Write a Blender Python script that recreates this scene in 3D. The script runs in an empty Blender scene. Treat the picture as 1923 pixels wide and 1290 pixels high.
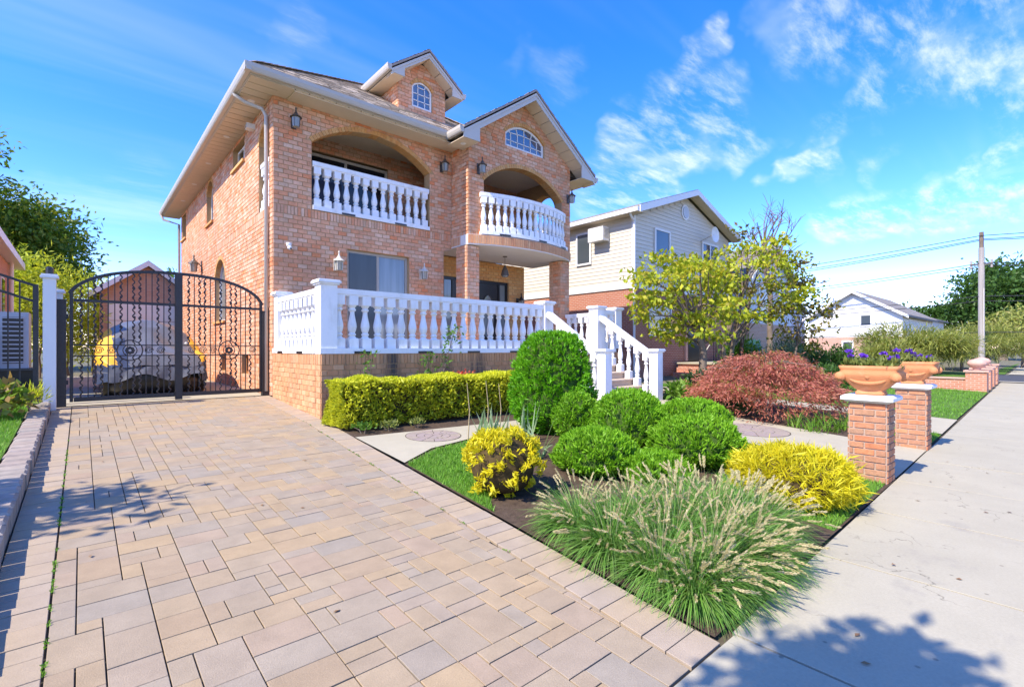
import bpy, bmesh, math, random
import numpy as np
from mathutils import Vector, Matrix

random.seed(7); RNG = np.random.default_rng(11)
SC = bpy.context.scene
COL = SC.collection

# ------------------------------------------------------------------ camera
FPX, YAW, EYE = 920.0, math.radians(41.3), 1.55
cam_data = bpy.data.cameras.new('camera')
cam = bpy.data.objects.new('camera', cam_data); COL.objects.link(cam)
cam.location = (0, 0, EYE)
cam.rotation_euler = (math.radians(90), 0, -YAW)
cam_data.sensor_width = 36.0
cam_data.lens = FPX / 1923 * 36.0
cam_data.shift_y = 10.0 / 1923
cam_data.clip_start = 0.05; cam_data.clip_end = 3000
SC.camera = cam

# ------------------------------------------------------------------ light, sky, exposure
SUN_EL = math.radians(47); SUN_AZ = math.radians(-90)      # azimuth from +Y towards +X
to_sun = Vector((math.sin(SUN_AZ)*math.cos(SUN_EL), math.cos(SUN_AZ)*math.cos(SUN_EL), math.sin(SUN_EL)))
sd = bpy.data.lights.new('sun', 'SUN'); sd.energy = 2.3; sd.angle = math.radians(0.53); sd.color = (1.0, 0.90, 0.76)
sun = bpy.data.objects.new('sun', sd); COL.objects.link(sun)
sun.location = (-20, 10, 30)
sun.rotation_euler = (-to_sun).to_track_quat('-Z', 'Y').to_euler()

SC.view_settings.view_transform = 'Standard'
SC.view_settings.look = 'None'
SC.view_settings.gamma = 1.0
SC.view_settings.use_curve_mapping = False
SC.view_settings.exposure = 1.86

world = bpy.data.worlds.new('World'); SC.world = world; world.use_nodes = True
wn = world.node_tree.nodes; wl = world.node_tree.links
wn.clear()
w_out = wn.new('ShaderNodeOutputWorld'); w_bg = wn.new('ShaderNodeBackground')
w_sky = wn.new('ShaderNodeTexSky'); w_sky.sky_type = 'NISHITA'; w_sky.sun_disc = False
w_sky.sun_elevation = SUN_EL; w_sky.sun_rotation = SUN_AZ
w_sky.altitude = 1500; w_sky.air_density = 1.0; w_sky.dust_density = 0.3; w_sky.ozone_density = 3.0
w_hs = wn.new('ShaderNodeHueSaturation'); w_hs.inputs['Saturation'].default_value = 1.40; w_hs.inputs['Value'].default_value = 1.0
w_tint = wn.new('ShaderNodeVectorMath'); w_tint.operation = 'MULTIPLY'; w_tint.inputs[1].default_value = (1.03, .86, .95)
wl.new(w_sky.outputs[0], w_tint.inputs[0]); wl.new(w_tint.outputs[0], w_hs.inputs['Color'])
w_tc = wn.new('ShaderNodeTexCoord')
w_sep = wn.new('ShaderNodeSeparateXYZ'); wl.new(w_tc.outputs['Generated'], w_sep.inputs[0])
def wmath(op, a, b=None):
    n = wn.new('ShaderNodeMath'); n.operation = op
    for i, v in enumerate((a, b)):
        if v is None: continue
        if isinstance(v, (int, float)): n.inputs[i].default_value = v
        else: wl.new(v, n.inputs[i])
    return n.outputs[0]
# cirrus sheet: directions projected on a flat layer high above
w_den = wmath('ADD', wmath('MAXIMUM', w_sep.outputs[2], 0.0), 0.10)
w_px = wmath('DIVIDE', w_sep.outputs[0], w_den); w_py = wmath('DIVIDE', w_sep.outputs[1], w_den)
w_cmb = wn.new('ShaderNodeCombineXYZ'); wl.new(w_px, w_cmb.inputs[0]); wl.new(w_py, w_cmb.inputs[1])
def wnoise(scale, detail, rough, dist, sx=1, sy=1, rot=0, off=(0, 0, 0)):
    mp = wn.new('ShaderNodeMapping'); mp.inputs['Scale'].default_value = (sx, sy, 1)
    mp.inputs['Rotation'].default_value = (0, 0, rot); mp.inputs['Location'].default_value = off
    wl.new(w_cmb.outputs[0], mp.inputs['Vector'])
    n = wn.new('ShaderNodeTexNoise'); n.inputs['Scale'].default_value = scale; n.inputs['Detail'].default_value = detail
    n.inputs['Roughness'].default_value = rough; n.inputs['Distortion'].default_value = dist
    wl.new(mp.outputs[0], n.inputs['Vector']); return n.outputs['Fac']
def wramp(x, lo, hi):
    n = wn.new('ShaderNodeMapRange'); n.interpolation_type = 'SMOOTHSTEP'
    n.inputs['From Min'].default_value = lo; n.inputs['From Max'].default_value = hi
    wl.new(x, n.inputs['Value']); return n.outputs[0]
# clouds: patches of mackerel cirrus where they stand in the sky, long streaks, faint veils; more patches added out of view for fill light
w_fine = wramp(wnoise(8.5, 8, .66, .15, sx=.45, sy=1.35, rot=.5), .42, .78)
w_soft = wramp(wnoise(2.6, 5, .6, .3, sx=.7, sy=1.2, rot=.5, off=(1.3, .4, 0)), .42, .72)
w_veil = wmath('MULTIPLY', wramp(wnoise(1.0, 4, .6, .3, sx=.22, sy=1.8, rot=.95), .46, .8), .13)
w_wn = wn.new('ShaderNodeTexNoise'); w_wn.inputs['Scale'].default_value = 7.0; w_wn.inputs['Detail'].default_value = 4.0; wl.new(w_tc.outputs['Generated'], w_wn.inputs['Vector'])
w_ws = wn.new('ShaderNodeVectorMath'); w_ws.operation = 'SUBTRACT'; wl.new(w_wn.outputs['Color'], w_ws.inputs[0]); w_ws.inputs[1].default_value = (.5, .5, .5)
w_wm = wn.new('ShaderNodeVectorMath'); w_wm.operation = 'MULTIPLY'; wl.new(w_ws.outputs[0], w_wm.inputs[0]); w_wm.inputs[1].default_value = (.30, .30, .14)
w_wa = wn.new('ShaderNodeVectorMath'); w_wa.operation = 'ADD'; wl.new(w_tc.outputs['Generated'], w_wa.inputs[0]); wl.new(w_wm.outputs[0], w_wa.inputs[1])
w_nrm = wn.new('ShaderNodeVectorMath'); w_nrm.operation = 'NORMALIZE'; wl.new(w_wa.outputs[0], w_nrm.inputs[0])
def sky_dir(px, py):
    t = (px-961.5)/FPX; u = (655-py)/FPX; s_, c_ = math.sin(YAW), math.cos(YAW)
    return Vector((s_+t*c_, c_-t*s_, u)).normalized()
def cloud_patch(d, deg, wgt):
    n = wn.new('ShaderNodeVectorMath'); n.operation = 'DOT_PRODUCT'; wl.new(w_nrm.outputs[0], n.inputs[0]); n.inputs[1].default_value = d
    return wmath('MULTIPLY', wramp(n.outputs['Value'], math.cos(math.radians(deg)), math.cos(math.radians(deg*.15))), wgt)
w_sum = None
CLOUDS = [(1700,40,6.0,.9),(1830,20,6.5,1.0),(1920,60,6.5,1.0),(1640,120,4.5,.9),(1760,110,4.5,.7),(2050,60,8,1.0),(1500,70,4.0,.45),(1590,30,4,.6),
          (1250,205,5.0,.8),(1330,240,4.5,.7),(1200,330,6.0,.75),(1110,350,5,.6),(1330,105,2.6,.75),(1390,290,2.6,.7),(1505,308,2.3,.9),(1290,270,3,.6),(1520,245,3,.4),
          (1560,420,2.8,.8),(1640,405,3,.9),(1720,395,3,.95),(1800,382,3,.95),(1880,372,3,1.0),(1960,362,3,1.0),(1800,350,2.2,.7),(1910,290,2.2,.8),(1845,180,2.4,.6),(1610,320,2,.3),
          (1030,130,4,.22),(560,40,4,.2),(240,360,6,.15)]
FILL_CLOUDS = [((.2,-.6,.3),14,1.0),((-.7,-.6,.6),14,1.0),((-.95,.2,.6),12,.9),((.95,-.25,.25),12,1.0),((-.5,.9,.9),10,.5),((.3,-.2,1),12,.9),((.9,-.5,.5),10,.9),((.4,-.9,.6),12,.8),((-.3,-.8,.5),11,.8),((-.9,-.3,.35),10,.7),((.7,-.2,.9),9,.7),((-.6,.5,.8),9,.5),((0,-.3,1),10,.6)]  # unseen patches outside the frame, added and widened to give neutral white fill
for e in [(sky_dir(a, b), r_, w_) for a, b, r_, w_ in CLOUDS] + [(Vector(d).normalized(), r_, w_) for d, r_, w_ in FILL_CLOUDS]:
    c_ = cloud_patch(*e); w_sum = c_ if w_sum is None else wmath('ADD', w_sum, c_)
w_cl = wmath('MULTIPLY', wmath('MINIMUM', w_sum, .68), wmath('ADD', wmath('MULTIPLY', w_fine, .62), wmath('MULTIPLY', w_soft, .42)))
w_cl = wmath('ADD', w_cl, w_veil)
w_low = wramp(w_sep.outputs[2], 0.0, 0.08)
w_cl = wmath('MINIMUM', wmath('MULTIPLY', w_cl, w_low), .88)
w_mix = wn.new('ShaderNodeMix'); w_mix.data_type = 'RGBA'
wl.new(w_cl, w_mix.inputs[0]); wl.new(w_hs.outputs[0], w_mix.inputs[6])
w_mix.inputs[7].default_value = (3.2, 3.15, 3.1, 1)
wl.new(w_mix.outputs[2], w_bg.inputs['Color'])
w_bg.inputs['Strength'].default_value = 0.14
wl.new(w_bg.outputs[0], w_out.inputs['Surface'])
# ------------------------------------------------------------------ materials
MATS = {}
def material(name, cols, rough=.7, rand=1.0, nscale=6., namt=.15, bump=0., bscale=60., spec=.4, metal=0.,
             transl=0., stain=None, coat=0., stretch=None, noise2=None, ior=None, tcol=None):
    """cols: ramp of base colours picked at random for each separate piece; noise mottling; fine bump."""
    m = bpy.data.materials.new(name); m.use_nodes = True
    nt = m.node_tree; N = nt.nodes; L = nt.links; N.clear()
    out = N.new('ShaderNodeOutputMaterial'); bs = N.new('ShaderNodeBsdfPrincipled')
    geo = N.new('ShaderNodeNewGeometry')
    def mth(op, a, b=None):
        n = N.new('ShaderNodeMath'); n.operation = op
        for i, v in enumerate((a, b)):
            if v is None: continue
            if isinstance(v, (int, float)): n.inputs[i].default_value = v
            else: L.new(v, n.inputs[i])
        return n.outputs[0]
    pos = geo.outputs['Position']
    if stretch:
        mp = N.new('ShaderNodeMapping'); mp.inputs['Scale'].default_value = stretch
        L.new(pos, mp.inputs['Vector']); pos = mp.outputs[0]
    def noise(s, det=3, ro=.55):
        n = N.new('ShaderNodeTexNoise'); n.inputs['Scale'].default_value = s; n.inputs['Detail'].default_value = det
        n.inputs['Roughness'].default_value = ro
        L.new(pos, n.inputs['Vector']); return n.outputs['Fac']
    if len(cols) > 1:
        oi = N.new('ShaderNodeObjectInfo')
        f = mth('FRACT', mth('MULTIPLY', mth('ADD', geo.outputs['Random Per Island'], oi.outputs['Random']), 7.31)) if rand else noise(nscale, 4)
        r = N.new('ShaderNodeValToRGB'); e = r.color_ramp.elements
        while len(e) > 1: e.remove(e[-1])
        for i, c in enumerate(cols):
            el = e[0] if i == 0 else e.new(i/(len(cols)-1))
            el.position = i/(len(cols)-1); el.color = (*c, 1)
        L.new(f, r.inputs[0]); colr = r.outputs[0]
    else:
        rg = N.new('ShaderNodeRGB'); rg.outputs[0].default_value = (*cols[0], 1); colr = rg.outputs[0]
    def mul(c, fac):
        v = N.new('ShaderNodeVectorMath'); v.operation = 'SCALE'
        L.new(c, v.inputs[0]); L.new(fac, v.inputs['Scale']); return v.outputs[0]
    if namt:
        colr = mul(colr, mth('ADD', mth('MULTIPLY', mth('SUBTRACT', noise(nscale, 5, .6), .5), 3.2*namt), 1.0))
    if noise2:
        colr = mul(colr, mth('ADD', mth('MULTIPLY', mth('SUBTRACT', noise(noise2[0], 2, .5), .5), 3.2*noise2[1]), 1.0))
    if stain:
        sc_, col2, lo, hi = stain
        mr = N.new('ShaderNodeMapRange'); mr.inputs['From Min'].default_value = lo; mr.inputs['From Max'].default_value = hi
        L.new(noise(sc_, 6, .65), mr.inputs['Value'])
        mx = N.new('ShaderNodeMix'); mx.data_type = 'RGBA'; L.new(mr.outputs[0], mx.inputs[0])
        L.new(colr, mx.inputs[6]); mx.inputs[7].default_value = (*col2, 1); colr = mx.outputs[2]
    L.new(colr, bs.inputs['Base Color'])
    bs.inputs['Roughness'].default_value = rough; bs.inputs['Metallic'].default_value = metal
    bs.inputs['Specular IOR Level'].default_value = spec
    if ior: bs.inputs['IOR'].default_value = ior
    if coat: bs.inputs['Coat Weight'].default_value = coat; bs.inputs['Coat Roughness'].default_value = .05
    if bump:
        bp = N.new('ShaderNodeBump'); bp.inputs['Strength'].default_value = bump; bp.inputs['Distance'].default_value = .01
        L.new(noise(bscale, 4, .6), bp.inputs['Height']); L.new(bp.outputs[0], bs.inputs['Normal'])
    sh = bs.outputs[0]
    if transl:
        tr = N.new('ShaderNodeBsdfTranslucent')
        if tcol:
            tm = N.new('ShaderNodeMix'); tm.data_type = 'RGBA'; tm.blend_type = 'MULTIPLY'; tm.inputs[0].default_value = 1
            L.new(colr, tm.inputs[6]); tm.inputs[7].default_value = (*tcol, 1); L.new(tm.outputs[2], tr.inputs['Color'])
        else: L.new(colr, tr.inputs['Color'])
        ms = N.new('ShaderNodeMixShader'); ms.inputs[0].default_value = transl
        L.new(sh, ms.inputs[1]); L.new(tr.outputs[0], ms.inputs[2]); sh = ms.outputs[0]
    L.new(sh, out.inputs['Surface'])
    MATS[name] = m
    return m

M = MATS
material('house_brick', [(0.666,0.233,0.102),(0.645,0.329,0.188),(0.614,0.382,0.252),(0.676,0.339,0.2),(0.582,0.286,0.161),(0.707,0.455,0.312),(0.562,0.349,0.225),(0.666,0.254,0.113),(0.655,0.402,0.268)], rough=.85, nscale=14, namt=.20, bump=.5, bscale=45, spec=.2, noise2=(.9,.17))
material('arch_brick', [(0.6,0.32,0.119),(0.56,0.272,0.0978),(0.62,0.369,0.153)], rough=.85, nscale=14, namt=.2, bump=.4, bscale=45, spec=.2)
material('terrace_brick', [(0.571,0.272,0.128),(0.602,0.33,0.176),(0.52,0.242,0.12),(0.622,0.369,0.204)], rough=.85, nscale=10, namt=.2, bump=.4, bscale=45, spec=.2, noise2=(1.6,.15))
material('mortar', [(0.452,0.294,0.151)], rough=.95, nscale=20, namt=.2, spec=.1)
material('pillar_brick', [(0.484,0.172,0.08),(0.44,0.207,0.11),(0.363,0.184,0.11),(0.528,0.23,0.11),(0.297,0.184,0.12),(0.506,0.196,0.09)], rough=.8, nscale=16, namt=.28, bump=.5, bscale=50, spec=.2)
material('pale_mortar', [(0.391,0.281,0.212)], rough=.95, nscale=30, namt=.15, bump=.3, bscale=90, spec=.1)
material('paver', [(0.335,0.246,0.152),(0.305,0.251,0.183),(0.359,0.261,0.152),(0.289,0.246,0.188),(0.34,0.251,0.169),(0.315,0.261,0.192),(0.375,0.271,0.152),(0.31,0.251,0.179)], rough=.85, nscale=5, namt=.16, bump=.35, bscale=150, spec=.25, noise2=(130,.10), stain=(.55,(.27,.23,.19),.60,.95))
material('border_paver', [(0.372,0.294,0.207),(0.348,0.284,0.217),(0.387,0.299,0.199),(0.358,0.294,0.22)], rough=.85, nscale=5, namt=.14, bump=.35, bscale=150, spec=.25, noise2=(130,.08))
material('joint_sand', [(.10,.085,.06)], rough=1, nscale=9, namt=.35, spec=.05, stain=(3.0,(.06,.09,.025),.58,.72))
material('wall_block', [(0.34,0.28,0.225),(0.31,0.25,0.207),(0.37,0.31,0.252),(0.3,0.26,0.216)], rough=.9, nscale=9, namt=.22, bump=.6, bscale=60, spec=.2)
material('concrete', [(0.384,0.35,0.258),(0.374,0.343,0.254),(0.394,0.36,0.267)], rough=.9, nscale=1.6, namt=.10, bump=.25, bscale=120, spec=.2, noise2=(60,.07), stain=(2.2,(.28,.255,.21),.58,.82))
material('walk_concrete', [(0.402,0.363,0.264)], rough=.9, nscale=2.2, namt=.10, bump=.25, bscale=120, spec=.2, noise2=(70,.06))
material('medallion', [(.32,.25,.21),(.30,.24,.22),(.33,.27,.21),(.28,.23,.20)], rough=.85, nscale=8, namt=.12, bump=.3, bscale=120, spec=.2)
material('soil', [(.085,.06,.042)], rough=1, nscale=14, namt=.45, bump=1, bscale=40, spec=.1)
material('ground_earth', [(.16,.15,.10)], rough=1, nscale=.6, namt=.3, bump=.4, bscale=20, spec=.1)
material('asphalt', [(.065,.066,.07)], rough=.9, nscale=1.2, namt=.2, bump=.4, bscale=180, spec=.25)
material('grass_base', [(.09,.17,.03)], rough=1, nscale=2.5, namt=.35, bump=.8, bscale=70, spec=.1)
material('white_paint', [(.66,.66,.66)], rough=.42, nscale=2, namt=.03, spec=.45, bump=.05, bscale=30)
material('balustrade_paint', [(.80,.795,.785)], rough=.5, nscale=3, namt=.04, spec=.4, bump=.12, bscale=45, stretch=(1,1,.35), stain=(3.2,(.58,.56,.51),.52,.80))
material('gutter', [(.46,.42,.36)], rough=.35, nscale=3, namt=.04, spec=.5)
material('fascia', [(.50,.47,.42)], rough=.4, nscale=3, namt=.04, spec=.4)
material('soffit', [(.60,.50,.37),(.63,.52,.38)], rough=.55, nscale=3, namt=.05, spec=.3)
material('shingle', [(.46,.37,.27),(.36,.29,.21),(.52,.43,.33),(.25,.20,.155),(.56,.47,.37),(.42,.34,.26)], rough=.95, nscale=30, namt=.3, bump=.6, bscale=140, spec=.1)
material('grey_shingle', [(.20,.185,.17),(.24,.22,.20),(.17,.16,.15)], rough=.95, nscale=12, namt=.25, bump=.5, bscale=90, spec=.1)
material('roof_edge', [(0.32,0.27,0.232)], rough=.8, nscale=8, namt=.2, spec=.2)
material('frame_tan', [(.38,.34,.28)], rough=.5, nscale=4, namt=.05)
material('frame_white', [(.74,.73,.71)], rough=.45, nscale=4, namt=.03)
material('glass_dark', [(.012,.014,.017)], rough=.04, namt=0, spec=.5, ior=1.5)
material('glass_sky', [(.03,.06,.12)], rough=.03, namt=0, spec=.8, ior=2.0, coat=.6)
material('glass_curtain', [(.17,.20,.21),(.21,.24,.25)], rough=.08, rand=0, nscale=9, namt=.25, spec=.6, stretch=(1,1,.05), coat=.8)
material('black_paint', [(.014,.014,.016)], rough=.35, nscale=5, namt=.1, spec=.5)
material('iron', [(.017,.017,.019)], rough=.45, nscale=30, namt=.3, spec=.5, bump=.2, bscale=200)
material('bronze', [(.11,.095,.08)], rough=.45, nscale=30, namt=.25, spec=.5, metal=.4)
material('cream_metal', [(.62,.57,.47)], rough=.5, nscale=10, namt=.08)
material('lamp_glass', [(.26,.25,.21)], rough=.15, nscale=20, namt=.1, spec=.6)
material('ceiling_white', [(.70,.68,.65)], rough=.7, nscale=2, namt=.03)
material('tile_floor', [(.44,.38,.32)], rough=.5, nscale=4, namt=.1)
material('step_stone', [(.50,.40,.30),(.47,.37,.28)], rough=.7, nscale=7, namt=.14, bump=.2, bscale=80)
material('terracotta', [(.56,.225,.095)], rough=.8, nscale=6, namt=.14, bump=.35, bscale=60, spec=.25, stain=(5,(.60,.34,.19),.55,.8))
material('coping_white', [(.70,.70,.69)], rough=.55, nscale=5, namt=.05, bump=.15, bscale=70)
material('siding_cream', [(.60,.55,.45)], rough=.55, nscale=3, namt=.05, stretch=(1,1,3))
material('siding_white', [(.68,.68,.66)], rough=.55, nscale=3, namt=.04)
material('siding_blue', [(.50,.54,.60)], rough=.55, nscale=3, namt=.04)
material('ac_white', [(.66,.65,.62)], rough=.5, nscale=5, namt=.05)
material('ac_grey', [(.36,.40,.45)], rough=.5, nscale=5, namt=.06)
material('cover_grey', [(0.108,0.112,0.126)], rough=.38, nscale=3, namt=.08, spec=.5)
material('cover_yellow', [(.80,.42,.03)], rough=.5, nscale=3, namt=.08)
material('cover_navy', [(.03,.045,.09)], rough=.55, nscale=3, namt=.15)
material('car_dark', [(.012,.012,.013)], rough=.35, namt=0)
material('car_white', [(.68,.70,.72)], rough=.25, namt=0, coat=.6)
material('tarp_green', [(.03,.09,.075)], rough=.5, nscale=6, namt=.2)
material('bark', [(.16,.12,.09),(.20,.16,.12)], rough=.95, rand=0, nscale=9, namt=.3, bump=.9, bscale=30, spec=.1, stretch=(1,1,.3))
material('pole_wood', [(.34,.31,.28)], rough=.9, nscale=6, namt=.22, bump=.4, bscale=40, stretch=(1,1,.08))
material('wire_black', [(.03,.03,.035)], rough=.6, namt=0)
material('pink_stone', [(.55,.33,.26)], rough=.8, nscale=8, namt=.12)
material('door_white', [(0.8,0.773,0.713)], rough=.5, nscale=3, namt=.04)
material('brown_wood', [(.34,.14,.05)], rough=.6, nscale=9, namt=.2)
# foliage
def leafmat(name, cols, transl=.38, rough=.5, tcol=(1.0,1.0,.6), namt=.2):
    material(name, cols, rough=rough, nscale=3, namt=namt, spec=.3, transl=transl, tcol=tcol)
leafmat('conifer_green', [(0.127,0.37,0.0096),(0.177,0.476,0.0128),(0.0949,0.277,0.0096),(0.228,0.555,0.0176)])
leafmat('globe_green', [(.19,.42,.018),(.24,.50,.022),(.15,.34,.016),(.28,.53,.03)])
leafmat('gold_leaf', [(.66,.56,.015),(.72,.64,.02),(.56,.50,.015),(.74,.68,.04)])
leafmat('hedge_leaf', [(0.506,0.529,0.03),(0.632,0.644,0.035),(0.368,0.414,0.025),(0.69,0.69,0.05)])
leafmat('hedge_top', [(.64,.66,.03),(.70,.70,.04),(.58,.62,.025)])
leafmat('grass_blade', [(.06,.17,.02),(.09,.22,.03),(.05,.13,.02),(.13,.24,.04)])
leafmat('lawn_blade', [(.15,.36,.03),(.19,.42,.035),(.12,.29,.025),(.25,.43,.06)])
leafmat('fountain_blade', [(0.138,0.324,0.052),(0.196,0.389,0.065),(0.103,0.238,0.039),(0.276,0.4,0.117)])
leafmat('fountain_plume', [(0.598,0.517,0.276),(0.667,0.575,0.333),(0.529,0.46,0.241),(0.713,0.644,0.414)], transl=.35, rough=.8)
leafmat('maple_red', [(.44,.13,.09),(.50,.17,.12),(.36,.09,.07),(.54,.24,.15),(.42,.15,.10)])
leafmat('maple_green', [(.22,.17,.04),(.26,.22,.05)])
leafmat('tree_yellowgreen', [(.34,.42,.02),(.44,.48,.025),(.25,.34,.02),(.52,.50,.03),(.30,.25,.03)])
leafmat('tree_olive', [(.20,.20,.025),(.27,.26,.03),(.15,.12,.03),(.24,.16,.04)])
leafmat('tree_dark', [(0.12,0.216,0.025),(0.165,0.27,0.028),(0.09,0.162,0.02),(0.33,0.351,0.03)])
leafmat('tree_mid', [(.06,.13,.025),(.08,.17,.03),(.045,.10,.02)])
leafmat('bamboo_leaf', [(0.48,0.54,0.035),(0.576,0.624,0.05),(0.36,0.444,0.03)])
leafmat('willow_leaf', [(.28,.32,.06),(.36,.38,.09),(.21,.27,.05),(.40,.36,.12)])
leafmat('iris_leaf', [(.24,.36,.16),(.32,.44,.22),(.42,.50,.32)])
leafmat('daylily_leaf', [(.10,.24,.02),(.15,.30,.03),(.20,.33,.04)])
leafmat('shrub_dark', [(.03,.07,.02),(.045,.09,.025),(.025,.05,.02)])
leafmat('shrub_bright', [(.09,.20,.02),(.13,.26,.03)])
leafmat('blue_spruce', [(.09,.16,.11),(.12,.20,.14)])
leafmat('petal_purple', [(.16,.05,.55),(.22,.08,.62),(.12,.04,.42)])
leafmat('petal_red', [(.60,.06,.04),(.66,.12,.06),(.62,.2,.16)])
leafmat('pot_plant', [(.20,.26,.05),(.30,.32,.09),(.14,.20,.04)])
leafmat('dead_stalk', [(.42,.33,.18)], transl=.1)
leafmat('dead_leaf', [(.22,.12,.05),(.30,.17,.07)], transl=.1)
leafmat('dark_plant', [(.06,.03,.035),(.09,.05,.05)])
leafmat('hydrangea', [(.12,.24,.02),(.18,.30,.03),(.26,.30,.06),(.34,.22,.08)])
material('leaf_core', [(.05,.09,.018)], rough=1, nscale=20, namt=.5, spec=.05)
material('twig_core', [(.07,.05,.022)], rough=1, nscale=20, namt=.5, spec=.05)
material('glass_nb', [(.06,.075,.085)], rough=.06, namt=0, spec=.6, ior=1.7)
def brick_texture_mat(name, c1, c2, mortar, scale, rot):
    """brickwork too far away to tell the pieces apart"""
    m = bpy.data.materials.new(name); m.use_nodes = True; nt = m.node_tree; N = nt.nodes; L = nt.links
    bs = N['Principled BSDF']; bs.inputs['Roughness'].default_value = .9
    geo = N.new('ShaderNodeNewGeometry'); sp = N.new('ShaderNodeSeparateXYZ'); L.new(geo.outputs['Position'], sp.inputs[0])
    ad = N.new('ShaderNodeMath'); ad.operation = 'ADD'; L.new(sp.outputs[0], ad.inputs[0]); L.new(sp.outputs[1], ad.inputs[1])
    cb = N.new('ShaderNodeCombineXYZ'); L.new(ad.outputs[0], cb.inputs[0]); L.new(sp.outputs[2], cb.inputs[1])
    t = N.new('ShaderNodeTexBrick'); L.new(cb.outputs[0], t.inputs['Vector'])
    t.inputs['Color1'].default_value = (*c1,1); t.inputs['Color2'].default_value = (*c2,1); t.inputs['Mortar'].default_value = (*mortar,1)
    t.inputs['Scale'].default_value = 1; t.inputs['Brick Width'].default_value = .21*scale; t.inputs['Row Height'].default_value = .075*scale; t.inputs['Mortar Size'].default_value = .009*scale
    L.new(t.outputs['Color'], bs.inputs['Base Color'])
    bp = N.new('ShaderNodeBump'); bp.inputs['Strength'].default_value = .4; bp.inputs['Distance'].default_value = .01; bp.invert = True
    L.new(t.outputs['Fac'], bp.inputs['Height']); L.new(bp.outputs[0], bs.inputs['Normal'])
    MATS[name] = m
brick_texture_mat('neighbour_brick', (.36,.115,.06), (.42,.15,.085), (.44,.33,.26), 1, 0)
brick_texture_mat('red_brick', (.44,.17,.09), (.50,.22,.13), (.45,.33,.26), 1, 0)
brick_texture_mat('garage_brick', (.50,.26,.16), (.56,.32,.21), (.48,.36,.28), 1, 0)
brick_texture_mat('low_wall_brick', (.42,.15,.08), (.47,.20,.12), (.50,.38,.30), 1, 0)
brick_texture_mat('far_brick', (.46,.24,.16), (.50,.28,.2), (.50,.38,.32), 1, 0)

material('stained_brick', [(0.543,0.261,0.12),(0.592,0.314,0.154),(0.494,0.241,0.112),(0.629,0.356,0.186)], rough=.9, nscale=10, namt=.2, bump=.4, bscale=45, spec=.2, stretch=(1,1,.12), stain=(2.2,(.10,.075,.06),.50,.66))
def weather_concrete(m, crack=.9):
    """hairline cracks and dark gum spots with shapes of their own"""
    nt = m.node_tree; N = nt.nodes; L = nt.links; bs = next(n for n in N if n.type == 'BSDF_PRINCIPLED')
    src = bs.inputs['Base Color'].links[0].from_socket; geo = N.new('ShaderNodeNewGeometry')
    nz = N.new('ShaderNodeTexNoise'); nz.inputs['Scale'].default_value = 3.0; nz.inputs['Detail'].default_value = 5; L.new(geo.outputs['Position'], nz.inputs['Vector'])
    mx = N.new('ShaderNodeVectorMath'); mx.operation = 'SCALE'; mx.inputs['Scale'].default_value = .55; L.new(nz.outputs['Color'], mx.inputs[0])
    ad = N.new('ShaderNodeVectorMath'); L.new(geo.outputs['Position'], ad.inputs[0]); L.new(mx.outputs[0], ad.inputs[1])
    v = N.new('ShaderNodeTexVoronoi'); v.feature = 'DISTANCE_TO_EDGE'; v.inputs['Scale'].default_value = crack; L.new(ad.outputs[0], v.inputs['Vector'])
    r1 = N.new('ShaderNodeMapRange'); r1.inputs['From Min'].default_value = 0; r1.inputs['From Max'].default_value = .006; r1.inputs['To Min'].default_value = .55; r1.inputs['To Max'].default_value = 1; L.new(v.outputs['Distance'], r1.inputs['Value'])
    n2 = N.new('ShaderNodeTexNoise'); n2.inputs['Scale'].default_value = .8; L.new(geo.outputs['Position'], n2.inputs['Vector'])
    r3 = N.new('ShaderNodeMapRange'); r3.inputs['From Min'].default_value = .50; r3.inputs['From Max'].default_value = .56; L.new(n2.outputs['Fac'], r3.inputs['Value'])
    mm = N.new('ShaderNodeMix'); mm.inputs[2].default_value = 1; L.new(r3.outputs[0], mm.inputs[0]); L.new(r1.outputs[0], mm.inputs[3])
    w = N.new('ShaderNodeTexVoronoi'); w.inputs['Scale'].default_value = 5.5; L.new(geo.outputs['Position'], w.inputs['Vector'])
    r2 = N.new('ShaderNodeMapRange'); r2.inputs['From Min'].default_value = .05; r2.inputs['From Max'].default_value = .085; r2.inputs['To Min'].default_value = .62; r2.inputs['To Max'].default_value = 1; L.new(w.outputs['Distance'], r2.inputs['Value'])
    ml = N.new('ShaderNodeMath'); ml.operation = 'MULTIPLY'; L.new(mm.outputs[0], ml.inputs[0]); L.new(r2.outputs[0], ml.inputs[1])
    sc = N.new('ShaderNodeVectorMath'); sc.operation = 'SCALE'; L.new(src, sc.inputs[0]); L.new(ml.outputs[0], sc.inputs['Scale']); L.new(sc.outputs[0], bs.inputs['Base Color'])
weather_concrete(MATS['concrete'])

material('screen_mesh', [(.055,.07,.075)], rough=.25, nscale=6, namt=.2, spec=.5, stretch=(1,1,.1))
# ------------------------------------------------------------------ geometry helpers
WL = {}                                                # world origin of every object
SINY, COSY = math.sin(YAW), math.cos(YAW)
def project(p):
    f = p[0]*SINY + p[1]*COSY; r = p[0]*COSY - p[1]*SINY
    if f < .1: return None
    return (961.5 + FPX*r/f, 655 - FPX*(p[2]-EYE)/f, f)

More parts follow.
